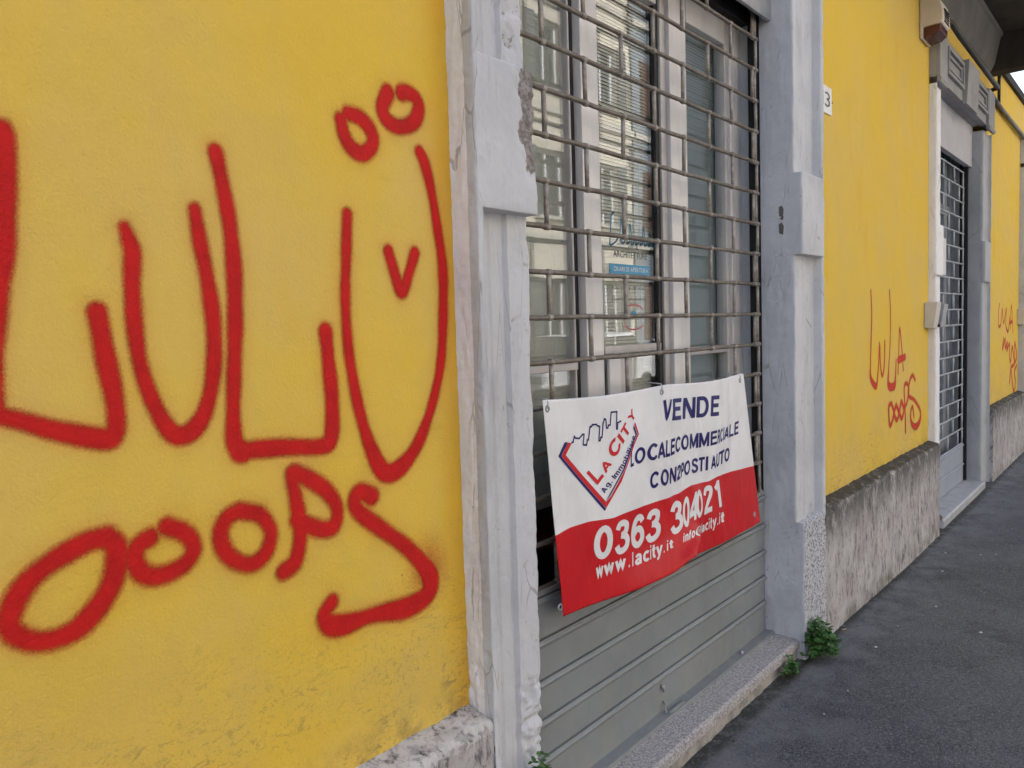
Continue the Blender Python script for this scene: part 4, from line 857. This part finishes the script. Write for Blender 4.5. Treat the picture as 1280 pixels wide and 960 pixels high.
def _ell(cx, cy, rx, ry, a0=0, a1=360, n=22):
    n = max(6, int(n*abs(a1-a0)/360)); return [(cx+rx*math.cos(R(a0+(a1-a0)*i/n)), cy+ry*math.sin(R(a0+(a1-a0)*i/n))) for i in range(n+1)]
def _cv(P, n=5): return [tuple(p) for p in catmull([(x, y) for x, y in P], n)]
_T3a = [(.10, .74), (.17, .88), (.33, .915), (.48, .83), (.47, .66), (.35, .56), (.25, .545)]; _T3b = [(.25, .545), (.42, .51), (.54, .38), (.52, .19), (.36, .085), (.18, .10), (.08, .26)]
GL = {
 'E': [[(.09, 0), (.09, 1)], [(.09, .91), (.66, .91)], [(.09, .52), (.62, .52)], [(.09, .09), (.68, .09)]],
 'V': [[(.09, 1), (.38, .07), (.67, 1)]], 'N': [[(.09, 0), (.09, 1)], [(.11, .95), (.64, .05)], [(.66, 0), (.66, 1)]],
 'D': [[(.09, 0), (.09, 1)], [(.09, .915), (.36, .915)]+_ell(.36, .5, .29, .415, 85, -85)+[(.36, .085), (.09, .085)]],
 'L': [[(.09, 1), (.09, 0)], [(.09, .09), (.6, .09)]], 'O': [_ell(.42, .5, .33, .415)], 'C': [_ell(.42, .5, .33, .415, 38, 322)],
 'A': [[(.06, 0), (.38, .95), (.70, 0)], [(.18, .29), (.58, .29)]],
 'M': [[(.09, 0), (.09, 1)], [(.12, .93), (.44, .10), (.76, .93)], [(.79, 0), (.79, 1)]],
 'R': [[(.09, 0), (.09, 1)], [(.09, .915), (.40, .915)]+_ell(.40, .70, .20, .215, 85, -85)+[(.09, .485)], [(.40, .49), (.66, 0)]],
 'P': [[(.09, 0), (.09, 1)], [(.09, .915), (.40, .915)]+_ell(.40, .68, .21, .235, 85, -85)+[(.09, .445)]],
 'I': [[(.09, 0), (.09, 1)]], 'T': [[(.34, 0), (.34, 1)], [(0, .91), (.68, .91)]],
 'S': [_cv([(.61, .74), (.52, .88), (.36, .915), (.19, .87), (.13, .73), (.22, .59), (.46, .49), (.61, .37), (.60, .18), (.42, .085), (.2, .11), (.09, .28)])],
 'U': [[(.09, 1), (.09, .36)]+_ell(.37, .36, .28, .275, 180, 360)+[(.65, .36), (.65, 1)]],
 'Y': [[(.04, 1), (.36, .48), (.68, 1)], [(.36, .5), (.36, 0)]],
 '0': [_ell(.32, .5, .23, .415)], '3': [_cv(_T3a), _cv(_T3b)],
 '6': [_cv([(.53, .76), (.44, .88), (.30, .91), (.16, .78), (.095, .52), (.12, .24), (.24, .10), (.40, .09), (.53, .22), (.53, .40), (.42, .54), (.26, .55), (.13, .42)])],
 '4': [[(.46, 0), (.46, 1)], [(.45, .92), (.08, .33)], [(.0, .29), (.62, .29)]],
 '2': [_cv([(.10, .70), (.17, .87), (.33, .915), (.50, .83), (.50, .64), (.36, .42), (.12, .12)]), [(.05, .085), (.58, .085)]],
 '1': [[(.34, 0), (.34, 1)], [(.33, .90), (.10, .73)]],
 'a': [_cv([(.10, .53), (.19, .64), (.33, .65), (.43, .55), (.44, .40)])+[(.44, 0)], _cv([(.44, .40), (.28, .37), (.12, .29), (.09, .16), (.18, .07), (.32, .09), (.43, .22)])],
 'c': [_ell(.30, .36, .21, .285, 45, 315)], 'i': [[(.09, 0), (.09, .72)], [(.09, .84), (.09, 1)]], 'l': [[(.09, 0), (.09, 1)]],
 't': [[(.18, .95), (.18, .18), (.24, .085), (.36, .08)], [(.02, .64), (.36, .64)]],
 'y': [[(.05, .72), (.28, .08)], [(.51, .72), (.25, -.04), (.17, -.19), (.04, -.19)]],
 'w': [[(.05, .72), (.21, .08), (.38, .66), (.55, .08), (.71, .72)]], '.': [[(.09, 0), (.09, .17)]],
 'n': [[(.09, 0), (.09, .72)], _cv([(.09, .45), (.17, .6), (.30, .65), (.42, .57), (.44, .42)])+[(.44, 0)]],
 'f': [[(.16, 0), (.16, .76), (.21, .90), (.34, .92)], [(.02, .64), (.34, .64)]], 'o': [_ell(.30, .36, .21, .285)],
 '@': [_ell(.5, .36, .42, .50, 20, 330), _ell(.48, .38, .15, .18), [(.66, .58), (.64, .2), (.8, .25), (.9, .5)]],
 'g': [_ell(.28, .40, .19, .25), [(.47, .72), (.47, -.05), (.38, -.19), (.2, -.2), (.1, -.12)]],
 'm': [[(.09, 0), (.09, .72)], _cv([(.09, .48), (.2, .64), (.33, .62), (.37, .45)])+[(.37, 0)], _cv([(.37, .48), (.48, .64), (.61, .62), (.65, .45)])+[(.65, 0)]],
 'b': [[(.09, 0), (.09, 1)], _ell(.31, .36, .21, .285)], 'e': [[(.1, .36), (.5, .36)], _ell(.30, .36, .21, .285, 0, 315)],
 'r': [[(.09, 0), (.09, .72)], _cv([(.09, .45), (.17, .6), (.32, .65)])],
}
def sglyph(ch, h):
    key = ('s', ch, h)
    if key in _gc: return _gc[key]
    V_, F_ = [], []
    if ch == '@': h = h*.6
    for st_ in GL[ch]:
        P = [np.array(p) for p in st_]
        # subdivide long straight runs so the print follows the folds
        Q = [P[0]]
        for a, b in zip(P, P[1:]):
            n = max(1, int(np.hypot(*(b-a))/.16)); Q += [a+(b-a)*k/n for k in range(1, n+1)]
        closed = np.hypot(*(Q[0]-Q[-1])) < 1e-6; base = len(V_)
        for i, p in enumerate(Q):
            if closed: pa, pb = Q[i-1] if i else Q[-2], Q[i+1] if i < len(Q)-1 else Q[1]
            else: pa, pb = Q[max(0, i-1)], Q[min(len(Q)-1, i+1)]
            d0 = p-pa if np.hypot(*(p-pa)) > 1e-9 else pb-p; d1 = pb-p if np.hypot(*(pb-p)) > 1e-9 else d0
            d0 = d0/np.hypot(*d0); d1 = d1/np.hypot(*d1); t_ = d0+d1; t_ = t_/(np.hypot(*t_)+1e-9); nn = np.array((-t_[1], t_[0]))
            c_ = max(.45, abs(nn@np.array((-d0[1], d0[0])))); o_ = nn*h/c_
            for sg in (1, -1):
                q = p+sg*o_; V_.append((float(q[0]), float(min(1.03, max(-.27, q[1]))) if ch not in 'VWAMN' else float(min(1., max(0., q[1]))), 0))
        F_ += [(base+2*i, base+2*i+1, base+2*i+3, base+2*i+2) for i in range(len(Q)-1)]
    _gc[key] = (V_, F_); return _gc[key]

groups = {}
LINES = [5, 16, 13, 4, 13, 6, 13, 6]
for gi, g in enumerate(BAKE['glyphs']):
    colr, ch, q = g[0], g[1], g[2:]
    vs, fs = sglyph(ch, .075 if colr == 'navy' and ch in 'Ag.Imobilare' and not ch in 'AI' else .098); a, b, _, _ = bbox(vs)
    out = []
    for v in vs:
        s, t = (v[0]-a)/(b-a), v[1]
        if ch in 'Iil.1': s = .5+(s-.5)*(.72 if ch != '1' else .9)
        uv = biq(q, s, t); out.append(bpt(uv[0], uv[1]))
    li = 0; acc = 0
    while li < len(LINES) and gi >= acc+LINES[li]: acc += LINES[li]; li += 1
    groups.setdefault((li, colr), MB()).add(out, fs)
def fill_poly(mb, poly):
    bm = bmesh.new(); vs = [bm.verts.new((p[0], p[1], 0)) for p in poly]; bm.faces.new(vs); bmesh.ops.triangulate(bm, faces=bm.faces)
    for _ in range(4):
        es = [e for e in bm.edges if e.calc_length() > .035]
        if not es: break
        bmesh.ops.subdivide_edges(bm, edges=es, cuts=1); bmesh.ops.triangulate(bm, faces=bm.faces)
    bm.verts.index_update(); mb.add([bpt(v.co.x, v.co.y) for v in bm.verts], [tuple(v.index for v in f.verts) for f in bm.faces]); bm.free()
logo_n, logo_r = MB(), MB()
for c_, poly in BAKE['polys']: fill_poly(logo_n if c_ == 'navy' else logo_r, poly)
S = BAKE['skyline']; asp = 1.33/.6
for a, b in zip(S, S[1:]):
    d = np.array(((b[0]-a[0])*asp, b[1]-a[1])); L = np.hypot(*d)+1e-9; n2 = np.array((-d[1]/asp, d[0]))/L*.0042; e_ = np.array((d[0]/asp, d[1]))/L*.004
    q = [np.array(a)+n2-e_, np.array(b)+n2+e_, np.array(b)-n2+e_, np.array(a)-n2-e_]
    logo_n.add([bpt(*p, .0020) for p in q], [(0, 1, 2, 3)])
for (li, colr), g_ in groups.items(): g_.build(colr+'_lettering', {'navy': V_NAVY, 'red': V_REDP, 'white': V_WP}[colr], ban, fix=False, smooth=True)
logo_n.build('navy_emblem', V_NAVY, ban, fix=False, smooth=True); logo_r.build('red_emblem', V_REDP, ban, fix=False, smooth=True)
for i, e_ in enumerate(BAKE['eyelets']):
    p, nn = BN(*e_)
    if nn.y > 0: nn = -nn
    a = nn.orthogonal().normalized(); b = nn.cross(a)
    mb = MB(); n = 16
    rings = [[p+nn*h+(a*math.cos(2*math.pi*k/n)+b*math.sin(2*math.pi*k/n))*r for k in range(n)] for r, h in ((.0105, .0008), (.0085, .0028), (.0060, .0026), (.0052, .0006))]
    vs = [q for g in rings for q in g]; fs = [(j*n+k, j*n+(k+1) % n, (j+1)*n+(k+1) % n, (j+1)*n+k) for j in range(3) for k in range(n)]
    mb.add(vs, fs, 0); mb.add(rings[3], [tuple(range(n))], 1)
    ey = mb.build('eyelet', [M_GREYMET, M_DARK], ban, smooth=False, fix=False)
    tgt = Vector((p.x+.01, .1, p.z+(.03 if e_[1] < .5 else .012)))
    if i in (0, 1, 2):
        mb = MB(); mb.tube([p+nn*.003, p+nn*.004+Vector((0, 0, .016)), p+Vector((.004, .004, .026)), tgt], .0018, 6); mb.build('tie_cord', M_CORD, ban, smooth=True)

# ------------------------------------------------------------------ wall fittings
sir = empty('alarm_siren', (5.78, 0, 3.2), 'cream alarm siren box with dark red lamp beneath, high on the wall', 'alarm siren')
x0, x1 = 5.68, 5.90
side_p = [(-.001, 3.195), (-.012, 3.190), (-.055, 3.215), (-.115, 3.235), (-.128, 3.25), (-.128, 3.31), (-.118, 3.37), (-.095, 3.43), (-.075, 3.445), (-.001, 3.445)]
mb = MB(); mb.prism([(-.001, 3.205), (-.022, 3.20), (-.022, 3.270), (-.125, 3.275), (-.132, 3.30), (-.130, 3.35), (-.118, 3.41), (-.095, 3.440), (-.07, 3.447), (-.001, 3.447)], x0, x1)
mb.build('housing', M_CREAM, sir, bevel=.008)
mb = MB(); mb.prism([(-.024, 3.205), (-.085, 3.215), (-.118, 3.24), (-.120, 3.2745), (-.024, 3.2695)], x0+.012, x1-.012); mb.build('lamp', M_DKRED, sir, bevel=.004)
mb = MB()
for i in range(6): mb.box(x0+.05, x1-.04, -.134, -.1315+.006, 3.292+i*.014, 3.299+i*.014)
mb.build('sound_slot', M_DARK, sir)
mb = MB(); mb.tube([(5.66, -.006, 3.8), (5.665, -.006, 3.60), (5.70, -.01, 3.50), (5.72, -.012, 3.444)], .006, 8); tag(mb.build('cable', M_CREAM, smooth=True), 'thin cream cable dropping into the top of the alarm siren', 'cable')

def intercom(x, zc, label):
    r = empty('junction_box', (x+.1, -.04, zc-.085), label, 'junction box')
    mb = MB(); mb.prism([(-.001, zc-.083), (-.058, zc-.083), (-.080, zc+.083), (-.001, zc+.083)], x, x+.115); mb.build('housing', M_BOXW, r, bevel=.004)
    mb = MB(); mb.prism([(-.030, zc-.080), (-.072, zc-.080), (-.092, zc+.070), (-.050, zc+.070)], x+.135, x+.26); mb.build('flap', M_WFLAP, r, bevel=.003)
    mb = MB(); mb.tube([(x+.10, -.05, zc-.068), (x+.15, -.062, zc-.070)], .012, 10); mb.build('knob', M_DARK, r, smooth=True)
    return r
intercom(5.832, 1.502, 'white tapered junction box beside the far grille door with tilted grey flap')
intercom(9.93, 1.46, 'white junction box at the right edge of the photo past the small graffiti')

s = empty('paper_notice', (6.66, .085, 1.79), 'blank white paper notice fixed on the far grille', 'notice')
mb = MB(); mb.add([(6.36, .0885, 1.80), (6.93, .0885, 1.80), (6.93, .0860, 2.07), (6.36, .0860, 2.07), (6.36, .0865, 1.80), (6.93, .0865, 1.80), (6.93, .0840, 2.07), (6.36, .0840, 2.07)], [(0, 1, 2, 3), (4, 5, 6, 7), (0, 1, 5, 4), (2, 3, 7, 6), (0, 3, 7, 4), (1, 2, 6, 5)]); mb.build('sheet', M_PAPER, s)
mb = MB(); mb.box(6.60, 6.64, .083, .0855, 2.055, 2.075); mb.build('clip', M_GREYMET, s)

ns = empty('house_number_plate', (3.90, 0, 2.43), 'small white enamel plate with dark house number 13', 'number plate')
mb = MB(); mb.box(3.77, 3.975, -.006, -.0008, 2.432, 2.555); mb.build('plate', M_ENAM, ns, bevel=.002)
mb = MB(); text_on_plane(mb, '13', 3.838, 3.948, 2.463, .064, -.0068, 0, .0); mb.build('numerals', M_INK, ns, fix=False)
mb = MB()
for x in (3.784, 3.978): mb.tube([(x, -.0058, 2.492), (x, -.009, 2.492)], .004, 8)
mb.build('screw', M_INK, ns)

mb = MB(); mb.tube([(5.91, -.012, 3.405), (6.1, -.10, 3.385), (6.36, -.10, 3.372), (7.2, -.098, 3.362), (7.96, -.095, 3.355), (8.05, -.02, 3.358), (8.55, -.015, 3.345), (9.3, -.012, 3.335), (10.1, -.012, 3.325), (14, -.012, 3.31)], .019, 8)  # cable thickened so its black also paints the shadow gap above the lintel
tag(mb.build('cable', M_BLACK, smooth=True), 'black cable, thickened to stand for the shadow gap, along the top of the far door lintel', 'cable')
mb = MB(); mb.tube([(8.35, -.030, 3.325), (8.6, -.035, 3.312), (9.3, -.035, 3.295), (10.1, -.035, 3.285), (14, -.035, 3.27)], .016, 8)
tag(mb.build('cable', M_CONDUIT, smooth=True), 'grey conduit under the black cable past the far door', 'cable')
mb = MB(); mb.tube([(8.61, -.012, 3.65), (8.61, -.012, 3.56), (8.612, -.012, 3.352)], .012, 8); mb.tube([(8.595, -.012, 3.60), (8.625, -.012, 3.60)], .018, 8)
tag(mb.build('cable', M_BLACK, smooth=True), 'short black cable dropping vertically onto the horizontal cable', 'cable')

# ------------------------------------------------------------------ weeds
def weed(name, c, n, rad, h, label, lsize=.018, seed=1, upright=0.4):
    rnd = random.Random(seed); r = empty(name, c, label, 'weed'); mb = MB(); ms = MB()
    for i in range(n):
        a = rnd.uniform(0, 2*math.pi); q = rnd.random()**.6; hh = h*(1-.55*q*q)*rnd.uniform(.35, 1)
        p = Vector((c[0]+math.cos(a)*rad*q, c[1]-abs(math.sin(a))*rad*q*.9+.01, c[2]+hh))
        base = Vector((c[0]+math.cos(a)*rad*q*.2, c[1]+.005-abs(math.sin(a))*rad*q*.15, c[2]))
        if i % 3 == 0: ms.tube([base, (base+p)/2+Vector((0, 0, h*.14)), p], [.0018, .0014, .0009], 5)
        for l in range(3):
            d = Vector((math.cos(a+l*2.1+rnd.uniform(-.5, .5)), math.sin(a+l*2.1+rnd.uniform(-.5, .5)), rnd.uniform(-.5, .5))).normalized()
            s_ = lsize*rnd.uniform(.6, 1.25); up = Vector((rnd.uniform(-.6, .6), rnd.uniform(-.9, .1), 1)).normalized()
            sd_ = d.cross(up).normalized()
            tip = p+d*s_*1.5; m0 = p+d*s_*.35; m1 = p+d*s_*.95; fold = up*s_*.16
            vs = [p, m0+sd_*s_*.42+fold, m1+sd_*s_*.50+fold, p+d*s_*1.22+sd_*s_*.2+fold*.5, tip, p+d*s_*1.22-sd_*s_*.2+fold*.5, m1-sd_*s_*.50+fold, m0-sd_*s_*.42+fold, m0, m1]
            mb.add(vs, [(0, 8, 1), (1, 8, 9, 2), (2, 9, 4, 3), (0, 7, 8), (7, 6, 9, 8), (6, 5, 4, 9)])
    mb.build('leaves', M_LEAF, r, fix=False, kind='stuff'); ms.build('stem', M_STEM, r, fix=False, kind='stuff')
    return r
weed('weed', (3.44, -.095, gz(3.45, -.1)), 130, .105, .17, 'bushy green weed at the foot of the right door jamb', .019, 3)
weed('weed', (3.19, -.075, gz(3.2, -.1)), 34, .055, .085, 'small green weed against the end of the granite sill', .014, 5)
weed('weed', (1.515, -.082, .385), 26, .035, .10, 'small green sprig growing from the foot of the left jamb', .013, 8)
# leaves and litter
def bits(name, cat, pts, size, mat, label, group):
    first = None
    for i, (x, y) in enumerate(pts):
        z = gz(x, y)
        if first is None:
            mb = MB(); n = 7; rg = [Vector((math.cos(2*math.pi*k/n)*size*random.uniform(.6, 1.2), math.sin(2*math.pi*k/n)*size*random.uniform(.6, 1.2), 0)) for k in range(n)]
            vs = rg+[q*.7+Vector((0, 0, size*.5)) for q in rg]+[Vector((0, 0, size*.6))]
            fs = [(k, (k+1) % n, n+(k+1) % n, n+k) for k in range(n)]+[(n+k, n+(k+1) % n, 2*n) for k in range(n)]+[tuple(range(n))[::-1]]
            mb.add(vs, fs); first = mb.build(name, mat, None, origin=(0, 0, 0)); first.location = (x, y, z); o = first
        else: o = clone(first, (x, y, z), None); o.rotation_euler = (0, 0, random.uniform(0, 6)); s_ = random.uniform(.6, 1.3); o.scale = (s_, s_*random.uniform(.6, 1), s_)
        tag(o, label, cat, group)
M_BUTT = simple('stained_paper', (.34, .26, .18), .8)
PB = [[5.105, -0.256], [4.42, -0.361], [4.013, -0.282], [5.52, -0.192], [5.59, -0.371], [5.656, -0.442], [6.825, -0.247], [3.687, -0.273], [4.155, -0.599], [2.942, -0.292], [3.118, 0.051], [3.187, -0.303]]
bits('pebble', 'pebble', PB, .006, M_PAPER, 'tiny pale pebble lying on the dark asphalt pavement', 'pale pebbles scattered on the pavement')
mb = MB()
mb.add([(6.10, -.052, .108), (6.19, -.045, .112), (6.24, -.02, .122), (6.16, -.015, .112), (6.17, -.03, .125)], [(0, 1, 4), (1, 2, 4), (2, 3, 4), (3, 0, 4)])
M_DEAD = simple('dead_leaf', (.10, .06, .04), .8)
tag(mb.build('dead_leaf', M_DEAD, fix=False), 'curled brown dead leaf on the pale marble sill', 'leaf')
mb = MB(); mb.tube([(3.80, -.095, gz(3.8, -.09)+.004), (3.822, -.108, gz(3.84, -.1)+.004)], .0036, 8)
tag(mb.build('cigarette_butt', M_BUTT, smooth=True), 'cigarette butt on the asphalt against the right plinth', 'cigarette butt')

rnd = random.Random(4); mb = MB()
for i in range(1500):
    if i < 900:
        x = rnd.uniform(1.7, 11); y0_ = -.078 if not (1.6 < x < 3.6) else -.05
        y = y0_-abs(rnd.gauss(0, .035)); q = rnd.uniform(.0012, .0042)
    else: x = rnd.uniform(2, 7); y = rnd.uniform(-1.3, -.1); q = rnd.uniform(.001, .0028)
    z = gz(x, y); P = [(x+rnd.uniform(.6, 1.3)*q*math.cos(a), y+rnd.uniform(.6, 1.3)*q*math.sin(a), z) for a in (0, 1.6, 3.1, 4.7)]
    mb.add(P+[(x+rnd.uniform(-.3, .3)*q, y, z+q*rnd.uniform(.5, 1.1))], [(0, 1, 4), (1, 2, 4), (2, 3, 4), (3, 0, 4)], rnd.choice((0, 0, 1, 2)))
M_GRIT = simple('dark_soil_grit', (.05, .042, .035), .95); M_GRIT2 = simple('grey_grit', (.2, .19, .18), .9)
tag(mb.build('grit', [M_GRIT, M_GRIT2, M_DEAD], fix=False), 'fine soil and grit gathered along the foot of the wall', 'grit', kind='stuff')
# ------------------------------------------------------------------ across the street (seen mirrored in the panes)
def facing(x0, x1, H, y, wallm, shm, label, nst, nwin, w0, dark=False):
    r = empty('apartment_building', ((x0+x1)/2, y-4, 0), label, 'building')
    z_rows = [(1.1+3.1*i, 2.7+3.1*i) for i in range(nst)]
    step = (x1-x0)/nwin; opens = [(x0+step*(i+.5)-w0/2, x0+step*(i+.5)+w0/2) for i in range(nwin)]
    mb = MB(); xs_ = [x0]+[q for o_ in opens for q in o_]+[x1]
    for i in range(0, len(xs_), 2): mb.box(xs_[i], xs_[i+1], y-.35, y, 0, H)
    for a, b in opens:
        zz = [0]+[q for z_ in z_rows for q in z_]+[H]
        for i in range(0, len(zz), 2): mb.box(a, b, y-.35, y-.001, zz[i], zz[i+1])
    mb.box(x0, x1, y-8, y-7.7, 0, H); mb.box(x0, x0+.3, y-7.7, y-.35, 0, H); mb.box(x1-.3, x1, y-7.7, y-.35, 0, H)
    mb.build('wall', wallm, r)
    mb = MB(); mb.prism([(y+.5, H), (y+.5, H+.12), (y-4, H+1.4), (y-8.4, H+.12), (y-8.4, H)], x0-.1, x1+.1); mb.build('roof', M_TILE, r)
    for i in range(nst):
        mb = MB(); mb.box(x0, x1, y, y+.09, z_rows[i][0]-.62, z_rows[i][0]-.46); mb.build('string_course', M_SHD, r)
    wf = None
    for a, b in opens:
        for z0, z1 in z_rows:
            if wf is None:
                mb = MB(); mb.box(a, a+.08, y-.2, y-.14, z0, z1); mb.box(b-.08, b, y-.2, y-.14, z0, z1); mb.box(a+.08, b-.08, y-.2, y-.14, z1-.08, z1); mb.box((a+b)/2-.04, (a+b)/2+.04, y-.2, y-.14, z0, z1-.08)
                wf = mb.build('window', M_PAPER, r, origin=(a, y, z0))
                mb = MB(); mb.box(a, b, y-.22, y-.205, z0, z1); pn = mb.build('pane', M_DKGL, r, origin=(a, y, z0))
                mb = MB(); mb.box(a-.45, a-.02, y+.002, y+.045, z0-.02, z1+.02)
                for q in range(9): mb.box(a-.42, a-.05, y+.045, y+.06, z0+.06+q*.165, z0+.15+q*.165)
                shl = mb.build('shutter', shm, r, origin=(a, y, z0))
            else:
                clone(wf, (a, y, z0), r); clone(pn, (a, y, z0), r); clone(shl, (a, y, z0), r)
            clone(shl, (b+.47, y, z0), r)
            mb = MB(); mb.box(a-.1, b+.1, y, y+.14, z0-.1, z0-.03); mb.build('sill', M_SHD, r)
    return r
M_TILE = simple('terracotta_roof', (.30, .12, .07), .9, 0, .3, .3, 6)
M_SHD = simple('pale_stone_trim', (.52, .49, .44), .85, 0, .3, .1, 4)
M_DKGL = simple('dark_window_glass', (.03, .035, .04), .08, 0, .6)
M_CRF = simple('cream_stucco', (.62, .57, .48), .9, 0, .3, .1, 2); M_GRF = simple('blue_grey_stucco', (.20, .23, .26), .9, 0, .3, .15, 2)
M_BRSH = simple('grey_green_shutter_paint', (.10, .11, .11), .6); M_BRSH2 = simple('brown_shutter_paint', (.13, .08, .055), .6)
facing(2.5, 20.4, 13.2, -10.2, M_CRF, M_BRSH, 'cream apartment house across the street with dark louvred shutters', 4, 7, 1.1)
facing(20.5, 44, 12.4, -10.2, M_GRF, M_BRSH2, 'blue grey apartment house across the street with brown shutters', 4, 8, 1.1)
facing(-14, 2.4, 7.5, -10.2, M_CRF, M_BRSH2, 'low cream house across the street with brown shutters', 2, 6, 1.1)
# parked car, seen as a pale reflection
M_CARP = simple('white_car_paint', (.74, .75, .77), .25, 0, .6, .04, 3); M_TYRE = simple('tyre_rubber', (.02, .02, .02), .8); M_RIM = simple('alloy_rim', (.4, .4, .42), .35, .8)
M_HL = simple('headlamp_lens', (.5, .52, .55), .1); M_TL = simple('tail_lamp_lens', (.25, .01, .01), .2)
def car(cx, cy):
    r = empty('parked_car', (cx, cy, -.08), 'white parked hatchback across the street', 'car')
    z = -.08
    low = [(-2.05, .32), (-2.08, .55), (-1.98, .82), (-1.1, .95), (1.55, .98), (2.0, .92), (2.05, .55), (2.0, .32)]
    def sect(pts, y0, y1, tap):
        mb = MB(); n = len(pts); rows_ = []
        for t, sh in ((y0, tap), (y0*.86, 0), (y1*.86, 0), (y1, tap)):
            rows_.append([(cx+p[0]*(1-sh*.06), cy+t, z+p[1]+(-sh*.04 if p[1] > .7 else sh*.03)) for p in pts])
        vs = [q for g in rows_ for q in g]
        fs = [(j*n+k, j*n+(k+1) % n, (j+1)*n+(k+1) % n, (j+1)*n+k) for j in range(3) for k in range(n)]+[tuple(range(n)), tuple(range(3*n, 4*n))]
        return mb.add(vs, fs)
    sect(low, -.86, .86, 1).build('body', M_CARP, r, bevel=.03)
    sect([(-1.15, .93), (-.35, 1.40), (1.1, 1.44), (1.75, .96)], -.72, .72, 1).build('cabin', M_CARP, r, bevel=.03)
    for sy in (-1, 1):
        mb = MB(); mb.prism([(cx-.95, z+.98), (cx-.32, z+1.34), (cx+.30, z+1.37), (cx+.30, z+.98)], cy+sy*.722, cy+sy*.735, 'y'); mb.build('side_window', M_DKGL, r)
        mb = MB(); mb.prism([(cx+.36, z+.98), (cx+.36, z+1.37), (cx+1.05, z+1.38), (cx+1.48, z+.99)], cy+sy*.722, cy+sy*.735, 'y'); mb.build('side_window', M_DKGL, r)
    mb = MB(); mb.add([(cx-1.17, cy-.62, z+.965), (cx-1.17, cy+.62, z+.965), (cx-.42, cy+.55, z+1.395), (cx-.42, cy-.55, z+1.395)], [(0, 1, 2, 3)]); mb.build('windscreen', M_DKGL, r)
    mb = MB(); mb.add([(cx+1.80, cy-.62, z+.975), (cx+1.80, cy+.62, z+.975), (cx+1.19, cy+.55, z+1.41), (cx+1.19, cy-.55, z+1.41)], [(0, 1, 2, 3)]); mb.build('rear_window', M_DKGL, r)
    for dx in (-1.3, 1.3):
        for sy in (-1, 1):
            mb = MB(); mb.tube([(cx+dx, cy+sy*.70, z+.31), (cx+dx, cy+sy*.89, z+.31)], .31, 24); wt = mb.build('wheel', M_TYRE, r, smooth=False)
            mb = MB(); mb.tube([(cx+dx, cy+sy*.885, z+.31), (cx+dx, cy+sy*.90, z+.31)], .2, 16); mb.build('rim', M_RIM, wt)
    for sy in (-1, 1):
        mb = MB(); mb.box(cx-2.10, cx-1.92, cy+sy*.62-.16, cy+sy*.62+.16, z+.62, z+.76); mb.build('headlight', M_HL, r, bevel=.02)
        mb = MB(); mb.box(cx+1.95, cx+2.06, cy+sy*.66-.12, cy+sy*.66+.12, z+.62, z+.85); mb.build('tail_light', M_TL, r, bevel=.02)
car(13.4, -7.5)
